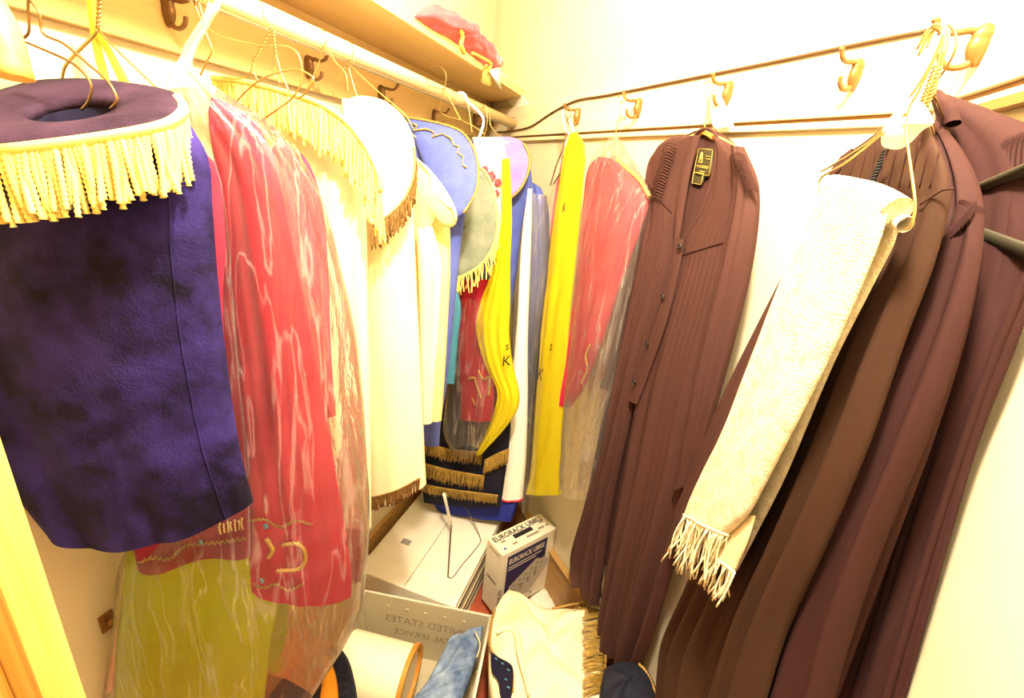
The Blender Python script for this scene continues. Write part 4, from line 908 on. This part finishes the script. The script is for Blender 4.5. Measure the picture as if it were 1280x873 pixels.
# ================================================================== FLOOR ITEMS
# white carton
zB = .2
fr_ = hit((570.6, 760.8), ZP(zB)); bk_ = hit((626, 646), ZP(zB)); xr = (fr_[0] + bk_[0]) / 2; xl = hit((462, 693), ZP(zB))[0]; yf = fr_[1]; ybk = 1.60
bx = thing('white_carton', ((xl + xr) / 2, (yf + ybk) / 2, 0), 'large flat white carton on the floor with a taped seam and barcode', 'carton')
obj('carton', MB().box((xl, yf, .002), (xr - xl, 0, 0), (0, ybk - yf, 0), (0, 0, zB - .002)), M_card, bx, bevel=.004)
xs = hit((498, 744), ZP(zB))[0]
obj('flap_seam', MB().box((xs - .001, yf + .003, zB - .0006), (.002, 0, 0), (0, ybk - yf - .006, 0), (0, 0, .0012)), M_steel, bx)
c = hit((508, 678), ZP(zB)); mb = MB()
for k in range(11): mb.box(c + np.array([-.02 + k * .0036, -.014, .0004]), (.0022 if k % 3 else .0012, 0, 0), (0, .028, 0), (0, 0, .0006))
obj('barcode', mb, M_black, bx)
mb = MB()
for k, z in enumerate((.03, .07, .105, .14, .17)): mb.box((xr + .0005, yf + .004, z), (.0025, 0, 0), (0, ybk - yf - .01, 0), (0, 0, .01 + .006 * (k % 2)))
obj('side_stripes', mb, [M_cardside], bx)
mb = MB()
for k, z in enumerate((.052, .09, .155)): mb.box((xr + .0005, yf + .004, z), (.0022, 0, 0), (0, ybk - yf - .01, 0), (0, 0, .008))
obj('side_print', mb, M_print, bx)

# mixer carton
z0 = .035
A0 = hit((619.5, 772), ZP(z0)); B0 = hit((683.5, 733), ZP(z0)); dv = nrm((B0 - A0) * (1, 1, 0)); 
wv = np.array([-dv[1], dv[0], 0]); lw = np.linalg.norm(B0 - A0)
mb_top = None
def vz(base, pyx):            # height on the vertical over base that projects to pixel row
    lo, hi = 0, .6
    for _ in range(40):
        m = (lo + hi) / 2; q = base + np.array([0, 0, m]) - CAM
        y = CY - FPX * (q @ up) / (q @ fw)
        if y > pyx: lo = m
        else: hi = m
    return lo
hB = (vz(A0, 702.7) + vz(B0, 653.6)) / 2
D_ = hit((600.8, 749), ZP(z0)); dp = float((D_ - A0) @ wv); dp = max(.07, min(dp, .14))
if (B0 + wv * dp) @ NB > DB - .03: 
    s = ((B0 + wv * 0) @ NB - (DB - .03)); 
mx = thing('mixer_carton', A0 + (dv * lw + wv * dp) / 2, 'white and navy mixer carton standing upright beside the flat white carton', 'carton')
cb_ = obj('carton', MB().box(A0, dv * lw, wv * dp, (0, 0, hB)), M_box, mx, bevel=.002)
nf = -wv
def onf(u, v, e=.0006): return A0 + dv * lw * u + np.array([0, 0, hB * v]) + nf * e
mb = MB(); q = [onf(.10, .12), onf(.60, .03), onf(.84, .36), onf(.84, .93), onf(.10, .93)]
q = [onf(.10, .16), onf(.84, .5), onf(.84, .93), onf(.10, .93)]
mb.add(q + [p - nf * .0004 for p in q], [(0, 1, 2, 3)], False); obj('navy_panel', mb, M_print, mx)
mb = MB(); text_mesh(mb, 'EURORACK UB802', onf(.13, .80, .0012), dv, (0, 0, 1), .034, fit=lw * .66, bold=.02)
for k in range(2): mb.box(onf(.13, .74 - .04 * k, .0006), dv * lw * (.62 - .1 * k), nf * .0005, (0, 0, .003))
obj('front_lettering', mb, M_box, mx)
# picture of the mixer
mb = MB(); q = [onf(.14, .20, .0014), onf(.60, -.0 + .12, .0014), onf(.94, .46, .0014), onf(.93, .55, .0014), onf(.66, .66, .0014), onf(.18, .42, .0014)]
mb.add(q, [tuple(range(6))], False); obj('mixer_picture', mb, M_greylt, mx)
mb = MB()
for r_ in range(3):
    for k in range(6):
        u = .24 + .105 * k + .02 * r_; v = .30 + .045 * k - .0 + .07 * (r_ - 1) + .02
        mb.tube([onf(u, v, .0016), onf(u, v, .002)], .006 if r_ else .004, 8)
for k in range(4): mb.box(onf(.26 + .13 * k, .22 + .05 * k, .0015), dv * .012, nf * .0006, (0, 0, .03))
mb.box(onf(.62, .07, .0008), dv * .01, nf * .0006, (0, 0, .012))
obj('mixer_knobs', mb, M_grey, mx)
def ont(u, w, e=.0008): return A0 + dv * lw * u + wv * dp * w + np.array([0, 0, hB + e])
mb = MB(); text_mesh(mb, 'EURORACK UB802', ont(.04, .66), dv, wv, .034, fit=lw * .9, bold=.025); obj('top_lettering', mb, M_black, mx)
mb = MB(); mb.box(ont(.34, .42, .0006), dv * lw * .34, wv * dp * .2, (0, 0, .0012)); obj('handle_slot', mb, M_black, mx)
mb = MB()
for u, w, a in ((.12, .5, .02), (.75, .3, .03), (.85, .55, .02), (.5, .2, .06), (.9, .3, .015), (.25, .2, .02)): mb.box(ont(u, w, .0005), dv * a, wv * .010, (0, 0, .0006))
obj('top_print', mb, M_grey, mx)
mb = MB(); c = ont(.10, .22, .0006); mb.tube([c, c + (0, 0, .0008)], .005, 12); obj('blue_dot', mb, M_bluedot, mx)
def ons(w, v, e=.0006): return A0 + wv * dp * w + np.array([0, 0, hB * v]) - dv * e
mb = MB()
for v_ in (.48, .93): mb.box(ons(.2, v_), wv * dp * .6, -dv * .001, (0, 0, .004))
obj('staple', mb, M_steel, mx)
mb = MB(); text_mesh(mb, 'BEHRINGER', onf(.05, .04, .0012), (0, 0, 1), -dv, .026, spacing=.9); obj('side_lettering', mb, M_black, mx)

# hanger resting on the white carton
lh = thing('trouser_hanger', hit((562, 722), ZP(zB)), 'bare wire trouser hanger with a white tube lying against the white carton', 'hanger')
h_a = hit((555, 618), YP(1.34)); h_b = hit((564, 658), ZP(zB + .05)); h_c = hit((560, 722), ZP(zB + .004))
mb = MB(); mb.tube(smooth([h_a, h_b], 6), .0065, 10); obj('cardboard_tube', mb, M_card, lh)
mb = MB(); mb.tube(smooth([h_b, (h_b + h_c) / 2, h_c], 12), .003, 8); mb.tube(smooth([h_c, hit((566, 722), ZP(zB + .003)), hit((578, 706), ZP(zB + .003)), hit((598, 682), ZP(zB + .003)), hit((600, 672), ZP(zB + .006)), hit((588, 645), ZP(zB + .05)), hit((580, 632), ZP(zB + .08))], 30), .0018, 6); obj('wire', mb, M_steel, lh)

# corrugated tote
zT = .26
tA = hit((456, 738), ZP(zT)); tB = hit((614, 770), ZP(zT)); tC = hit((592, 876), ZP(zT)); 
bd = nrm(tB - tA); sdv = nrm(tC - tB); tl_ = .40
tD = tA + sdv * tl_; tC = tB + sdv * tl_
tt = thing('plastic_tote', (tA + tC) / 2 * np.array([1, 1, 0]), 'pale corrugated plastic tote with mirrored faded lettering, at the bottom of the frame', 'tote')
inn = nrm(np.array([-bd[1], bd[0], 0])); 
if inn @ (tC - tB) < 0: inn = -inn
def wallq(a, b, th, zt, taper=.035):
    ce = (tA + tB + tC + tD) / 4; mb = MB(); out = []
    a0 = a + (ce - a) * taper; b0 = b + (ce - b) * taper; a0 = np.array([a0[0], a0[1], .004]); b0 = np.array([b0[0], b0[1], .004])
    nin = nrm(np.cross(b - a, (0, 0, 1))); 
    if nin @ (ce - a) < 0: nin = -nin
    mb.add([a, b, b0, a0, a + nin * th, b + nin * th, b0 + nin * th, a0 + nin * th], [(0, 1, 2, 3), (4, 7, 6, 5), (0, 4, 5, 1), (1, 5, 6, 2), (2, 6, 7, 3), (3, 7, 4, 0)], False)
    return mb
for a, b in ((tA, tB), (tB, tC), (tC, tD), (tD, tA)): obj('panel', wallq(a, b, .006, zT), M_bin, tt)
def sh0(p): ce = (tA + tB + tC + tD) / 4; q = p + (ce - p) * .035; return np.array([q[0], q[1], .004])
mb = MB(); qq = [sh0(p) for p in (tA, tB, tC, tD)]; mb.add(qq + [p + np.array([0, 0, .006]) for p in qq], [(0, 1, 2, 3), (7, 6, 5, 4), (0, 4, 5, 1), (1, 5, 6, 2), (2, 6, 7, 3), (3, 7, 4, 0)], False); obj('base', mb, M_bin, tt)
mb = MB(); nn = 70
for k in range(nn):
    p = tA + (tB - tA) * (k + .2) / nn; mb.box(p + np.array([0, 0, .0005]), bd * (np.linalg.norm(tB - tA) / nn * .6), inn * .006, (0, 0, .0025))
mb.tube([tB + (0, 0, .001), tC + (0, 0, .001)], .004, 8); obj('rim', mb, M_card, tt)
mb = MB(); ba = sh0(tA); bb = sh0(tB); wvv = nrm(ba + (bb - ba) * .5 - (tA + tB) / 2)
p0 = tA + (tB - tA) * .86 + wvv * .105 + inn * .0085; text_mesh(mb, 'UNITED STATES', p0, -bd, -wvv, .042, spacing=1.0)
obj('mirrored_lettering', mb, M_bintext, tt); mb = MB()
p0 = tA + (tB - tA) * .86 + wvv * .155 + inn * .0095; text_mesh(mb, 'POSTAL SERVICE', p0, -bd, -wvv, .036, spacing=1.0); obj('mirrored_lettering', mb, M_bintext, tt)
for k in range(5):
    p = tA + (tB - tA) * (.2 + .15 * k) + wvv * .04 + inn * .008; mb = MB(); mb.sphere(p, .008, sc=(1, .3, .5)); obj('dimple', mb, M_bin, tt)

# drum lying in the tote
dcn = hit((518, 850), ZP(.20)); 
dm = thing('hand_drum', hit((470, 850), ZP(.1)), 'cream cylinder with an orange wooden rim lying in the plastic tote', 'drum')
axd = nrm(hit((530, 850), ZP(.2)) - hit((430, 822), ZP(.2))); e1 = np.cross(axd, (0, 0, 1)); e1 = nrm(e1); e2 = np.cross(e1, axd)
c1 = hit((511, 850), ZP(.20)); Rd = .088; c0 = c1 - axd * .20
mb = MB(); mb.grid([[c0 + (c1 - c0) * s + Rd * (1 + .0 * s) * (cos(a) * e1 + sin(a) * e2) for a in np.linspace(0, 2 * pi, 48, endpoint=False)] for s in (0, .3, .6, 1)], closeu=True)
o_ = len(mb.v); mb.add([c0] + [c0 + Rd * (cos(a) * e1 + sin(a) * e2) for a in np.linspace(0, 2 * pi, 48, endpoint=False)], [(0, 1 + (i + 1) % 48, 1 + i) for i in range(48)], False)
mb.add([c1 - axd * .004] + [c1 - axd * .004 + Rd * (cos(a) * e1 + sin(a) * e2) for a in np.linspace(0, 2 * pi, 48, endpoint=False)], [(0, 1 + i, 1 + (i + 1) % 48) for i in range(48)], False)
obj('shell', mb, M_drum, dm)
mb = MB(); mb.grid([[c1 + axd * x + (Rd + r_) * (cos(a) * e1 + sin(a) * e2) for a in np.linspace(0, 2 * pi, 48, endpoint=False)] for x, r_ in ((-.006, .001), (-.006, .006), (.008, .006), (.008, -.006), (-.003, -.006))], closeu=True, smooth=False); obj('rim', mb, M_rim, dm)
# denim
dj = thing('denim_jeans', hit((570, 850), ZP(.1)), 'faded blue denim jeans leg stuffed in the right of the plastic tote', 'jeans')
mb = MB(); cloth(mb, [hit(p, ZP(z)) for p, z in (((562, 798), .21), ((550, 822), .20), ((532, 856), .19), ((505, 885), .17))], [hit(p, ZP(z)) for p, z in (((604, 784), .22), ((598, 815), .20), ((588, 850), .19), ((575, 885), .17))], (0, -.3, 1), [.015, .035, .04, .04], .008, folder(5, [1.3, 2.4], 2), nv=40, nu=40, crumple=.014)
obj('leg', mb, M_denim, dj)
mb = MB(); mb.tube(smooth([hit(p, ZP(.243)) for p in ((594, 790), (600, 806), (596, 822))], 24), .0022, 6, 1); obj('stitching', mb, M_linen, dj)
# dark jacket with orange lining
jt = thing('navy_jacket', hit((400, 860), ZP(.25)), 'navy jacket with orange lining bundled at the bottom left of the tote', 'jacket')
mb = MB(); cloth(mb, [hit(p, ZP(.30)) for p in ((398, 812), (378, 828), (352, 850), (330, 880))], [hit(p, ZP(.30)) for p in ((424, 808), (436, 826), (444, 855), (448, 885))], (.1, -.4, 1), [.01, .03, .035, .03], .008, folder(15, [1.4, 2.6], 1), nv=36, nu=40, crumple=.006); obj('shell', mb, M_navy, jt)
mb = MB(); cloth(mb, [hit(p, ZP(.335)) for p in ((404, 822), (404, 838), (402, 856), (398, 885))], [hit(p, ZP(.335)) for p in ((410, 822), (418, 838), (422, 856), (424, 885))], (.1, -.4, 1), .012, .002, folder(3, [1]), nv=20, nu=14); obj('lining', mb, M_orange, jt)

# cream fringed cloth heap
chp = thing('fringed_cloth', hit((690, 850), ZP(.05)), 'crumpled cream cloth with gold fringe heaped on the floor beside the tote', 'cloth')
ph_ = three(hit((640, 738), ZP(.27)), hit((752, 765), ZP(.285)), hit((680, 870), ZP(.30)))
hn = facing(ph_)
outl = [(636, 734), (648, 738), (662, 752), (690, 764), (720, 758), (745, 757), (752, 766), (756, 790), (756, 830), (754, 880), (690, 890), (625, 885), (614, 850), (612, 815), (613, 790), (618, 765)]
mb = MB(); RO = closed_smooth([hit(p, ph_) for p in outl], 90); ce = hit((685, 815), ph_); rows = []
R2 = random.Random(3)
for k in range(1, 23):
    s = k / 22; row = []
    for i, p in enumerate(RO):
        a = 2 * pi * i / 90; q = ce + (p - ce) * s
        b_ = .035 * (1 - s ** 2) + .011 * sin(3 * a + 6 * s) * s * (1 - s) * 4 + .007 * sin(5 * a - 9 * s + 1) * s + .005 * sin(11 * a + 4 * s) * s * s
        row.append(q + hn * b_)
    rows.append(row)
rows.append([np.array([p[0], p[1], p[2] - .05]) for p in rows[-1]])
rows.append([np.array([p[0] * .9 + ce[0] * .1, p[1] * .9 + ce[1] * .1, .004]) for p in rows[-1]])
mb.grid(rows, closeu=True); mb.f.append(list(range(90))); mb.sm.append(True); mb.mi.append(0)
obj('cloth', mb, M_cream, chp)
pf = (ph_[0], ph_[1]); 
def hp(p, off=.01): return hit(p, ph_) + hn * off
mb = MB(); mb.tube(smooth([hp(p, .012) for p in ((618, 765), (613, 790), (612, 812), (620, 826), (634, 834), (640, 845), (640, 870))], 60), .0045, 6, 1); mb.tube(smooth([hp(p, .01) for p in ((690, 764), (720, 758), (745, 757), (752, 766), (756, 790), (756, 830), (754, 880))], 60), .004, 6, 1); obj('gold_braid', mb, M_braid, chp)
mb = MB(); R3 = random.Random(9)
for k in range(110):
    t = k / 109; y = 770 + 100 * t; a = hp((755.5, y), .012); b = hp((728 + R3.uniform(-2, 4), y + 8 + R3.uniform(-3, 8)), .032); mid = (a + b) / 2 + hn * .006
    mb.tube(smooth([a, mid, b], 6), .0014, 4)
for k in range(40):
    t = k / 39; a = hp((722 + 30 * t, 759 + 8 * t), .012); b = hp((718 + 22 * t + R3.uniform(-3, 3), 776 + R3.uniform(-4, 3)), .028); mb.tube([a, (a + b) / 2 + hn * .005, b], .0014, 4)
obj('gold_fringe', mb, M_oldgold, chp)
mb = MB(); patch(mb, closed_smooth([hp(p, .02) for p in ((613, 822), (624, 830), (638, 838), (641, 850), (638, 880), (626, 880), (622, 858), (614, 845))], 40), hn, .003, .004); bo = obj('embroidered_border', mb, M_hole, chp, label='dark purple embroidered border')
mb = MB()
for (x, y) in ((618, 832), (626, 838), (633, 846), (630, 858), (633, 868)):
    c = hp((x, y), .027); mb.tube([c, c + nrm(hp((x + 5, y + 3), .027) - c) * .008], .0018, 5)
obj('stitched_leaves', mb, M_turq, bo)
# fold lip of cloth
mb = MB(); mb.tube(smooth([hp(p, .031) for p in ((620, 802), (630, 796), (640, 797), (646, 806), (648, 822), (652, 845), (660, 880))], 40), lambda s: .004 + .007 * sin(pi * min(1, s * 1.2)), 8); obj('folded_edge', mb, M_cream, chp)

# dark blue cloth at the wall with gold edge
db = thing('navy_cloth', hit((785, 850), ZP(.02)), 'navy satin cloth with gold edge piled below the robe with a neck label', 'cloth')
pn_ = ZP(.40); mb = MB(); RO = closed_smooth(px([(756, 836), (767, 830), (790, 828), (803, 832), (812, 845), (822, 870), (790, 885), (756, 880)], pn_), 50); ce = sum(RO) / 50
mb.grid([[ce + (p - ce) * s + np.array([0, 0, .02 * (1 - s * s) + .004 * sin(5 * i * .1257 + 4 * s)]) for i, p in enumerate(RO)] for s in (.02, .2, .4, .6, .8, .95, 1)] + [[np.array([p[0], p[1], z]) for p in RO] for z in (.37, .2, .004)], closeu=True); obj('cloth', mb, M_navy, db)
mb = MB(); mb.tube(px([(798, 830), (806, 838), (813, 850), (822, 872)], ZP(.405), 24), .0035, 6, 1); obj('gold_edge', mb, M_braid, db)
# paper scraps by the mixer carton
mb = MB(); pz = ZP(.03); P = px([(664, 746), (683, 735), (690, 748), (695, 757), (688, 762), (674, 762), (660, 756)], pz)
patch(mb, closed_smooth(P, 40), (0, 0, 1), .008, .003, ripple=.003)
tag(obj('paper_scrap', mb, M_paper), 'crumpled white paper scrap on the red floor by the mixer carton', 'paper')
# small wall latch at lower left
mb = MB(); c = hit((134, 777), XP(XA + .003)); mb.box(c + np.array([-.003, -.012, -.02]), (.006, 0, 0), (0, .024, 0), (0, 0, .04)); 
lt = thing('wall_latch', c, 'small brass latch on the lower left wall beside the yellow bag', 'latch')
obj('plate', mb, M_brass, lt, bevel=.001); obj('knob', MB().tube([c, c + (.012, 0, .004), c + (.022, 0, .004)], lambda s: .004 + .004 * s, 10), M_brass, lt)

# ================================================================== LIGHT
def point(name, loc, e, r, col):
    l = bpy.data.lights.new(name, 'POINT'); l.energy = e; l.shadow_soft_size = r; l.color = col
    o = bpy.data.objects.new(name, l); o.location = loc; COL.objects.link(o); return o
point('ceiling_bulb', (-.06, .30, 2.32), 96, .05, (1, .885, .70))
W = bpy.data.worlds.new('world'); S.world = W; W.use_nodes = True
W.node_tree.nodes['Background'].inputs[0].default_value = (1, .85, .6, 1); W.node_tree.nodes['Background'].inputs[1].default_value = .1
S.view_settings.view_transform = 'Standard'; S.view_settings.look = 'None'; S.view_settings.gamma = 1; S.view_settings.use_curve_mapping = False
S.view_settings.exposure = .85
